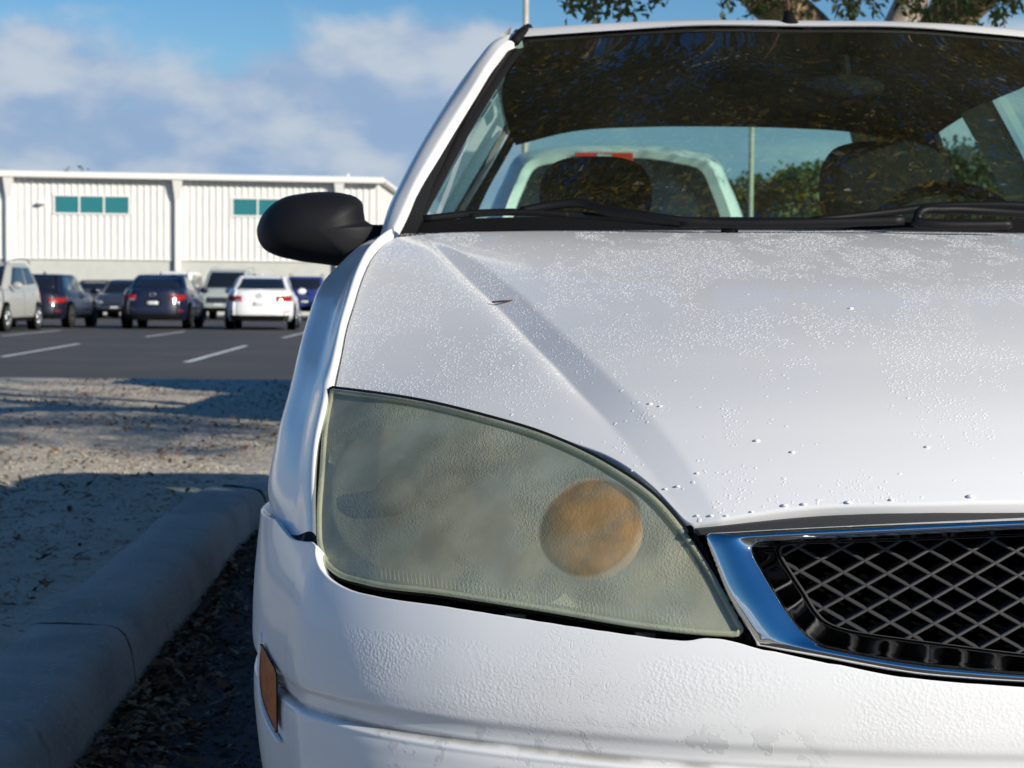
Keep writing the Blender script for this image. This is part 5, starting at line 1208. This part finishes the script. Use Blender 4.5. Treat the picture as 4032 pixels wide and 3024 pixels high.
def drops(cell, rlo, rhi, thr, seed, sc, dens=1.0):
    r = np.random.default_rng(seed)
    gx_, gy_ = np.meshgrid(np.arange(-.78, .55, cell), np.arange(1.64, 2.93, cell))
    x = (gx_+r.uniform(-.38, .38, gx_.shape)*cell).ravel(); y = (gy_+r.uniform(-.38, .38, gx_.shape)*cell).ravel()
    P = np.stack([x+XC, y, Hf(x, y)], -1); uu, vv = proj(P)
    front = np.interp(uu, FB[:, 0], FB[:, 1]); left_ = np.interp(-vv, -LB[:, 1][::1], LB[:, 0])
    ok_ = (vv < front-6) & (uu > left_+8) & (vv > 908) & (uu < 4250); P = P[ok_]
    u2, v2 = P[:, 0], P[:, 1]; w = vnoise(u2*sc*1.3+v2*.4, v2*sc*.62, seed+40, 5, .62)-.035*sstep(2.4, 2.8, v2)
    fld = np.where(u2-XC < xV(v2), .085, 0.0)+.03*np.exp(-((u2-XC-(xV(v2)+xE(v2))/2)/.05)**2)+.05*sstep(1.78, 2.0, v2)-.05*sstep(.1, .5, u2-XC+.3)*0
    keep = (w+fld+r.normal(0, .012, len(P)) > thr) & (r.uniform(0, 1, len(P)) < dens); P = P[keep]; k = len(P)
    szf = vnoise(P[:, 0]*9, P[:, 1]*9, seed+90, 2); rad = (rlo+(rhi-rlo)*r.uniform(0, 1, k)**1.6)*(.7+.6*szf)
    Nn = normals(P); t1 = np.cross(Nn, [0, 1, 0]); t1 /= np.linalg.norm(t1, axis=1)[:, None]; t2 = np.cross(Nn, t1)
    K = 8; th = np.arange(K)*2*math.pi/K
    rr = rad[:, None]*(1+.16*np.sin(th[None]*2+r.uniform(0, 6.28, (k, 1)))+.12*np.sin(th[None]*3+r.uniform(0, 6.28, (k, 1))))
    def ring(s, h): return P[:, None]+t1[:, None]*(np.cos(th)*1.0)[None, :, None]*rr[..., None]*s+t2[:, None]*np.sin(th)[None, :, None]*rr[..., None]*s+Nn[:, None]*rad[:, None, None]*h
    V = np.concatenate([ring(1.0, -.05), ring(.84, .065), ring(.48, .12), (P+Nn*rad[:, None]*.145)[:, None]], 1)
    a = np.arange(K); b = (a+1) % K
    F1 = np.concatenate([np.stack([a, b, b+K], 1), np.stack([a, b+K, a+K], 1), np.stack([a+K, b+K, b+2*K], 1), np.stack([a+K, b+2*K, a+2*K], 1), np.stack([a+2*K, b+2*K, np.full(K, 3*K)], 1)])
    Fa = (F1[None]+np.arange(k)[:, None, None]*(3*K+1)).reshape(-1, 3)
    return V.reshape(-1, 3), Fa
V1, F1_ = drops(.0037, .0007, .0019, .552, 3, 11.0, .55)
V2, F2_ = drops(.014, .0014, .0026, .55, 17, 12.0, .2)
V = np.concatenate([V1, V2]); Fa = np.concatenate([F1_, F2_+len(V1)])
o = fast_mesh('water_drops', V, 3, m_drop, faces=Fa, smooth=True); tag(o, 'beads of water clustered over the white bonnet', 'water drops', kind='stuff'); print('drops', len(Fa))
# beads hanging at the bonnet edge
bd = MB()
for (u, v, r_) in [(3090, 1990, .0048), (3165, 1985, .0042), (3340, 1978, .0050), (3510, 1968, .004), (3820, 1955, .0055), (2860, 2030, .003), (2800, 2030, .0035), (2745, 2030, .003), (2960, 2015, .003), (2668, 1915, .0035), (2620, 1925, .003), (2745, 1863, .003), (2020, 1440, .0022), (3350, 1215, .005), (2560, 1590, .004), (2600, 1600, .0035), (3650, 1760, .004), (2980, 1735, .0045), (3120, 1780, .004)]:
    c = solve(np.array(float(u)), np.array(float(v)), Hf); bd.sphere(c, (r_*.72, r_*.72, r_*.34), 12, 8)
tag(bd.build('water_drops', m_drop, smooth=True), 'large single beads of water along the front edge of the white bonnet', 'water drops', kind='stuff')
# fallen leaf
c = solve(np.array(1972.), np.array(1203.), Hf); m_rl = mat('red_leaf', (.09, .02, .015), .6)
lf = []
for t in np.linspace(0, 1, 9):
    w_ = .0035*math.sin(math.pi*min(max(t, .02), .98))**.8; x = -.012+.028*t; lf.append([(c[0]+x, c[1]+.003*t-w_, c[2]+.0045+.0028*t), (c[0]+x, c[1]+.003*t, c[2]+.0032+.0022*t), (c[0]+x, c[1]+.003*t+w_, c[2]+.0055+.002*t)])
o = gmesh('fallen_leaf', np.array(lf), m_rl, thick=.0004); tag(o, 'small dark red leaf lying on the bonnet crease', 'leaf')
for o in bpy.data.objects:
    if '_o' in o: del o['_o']
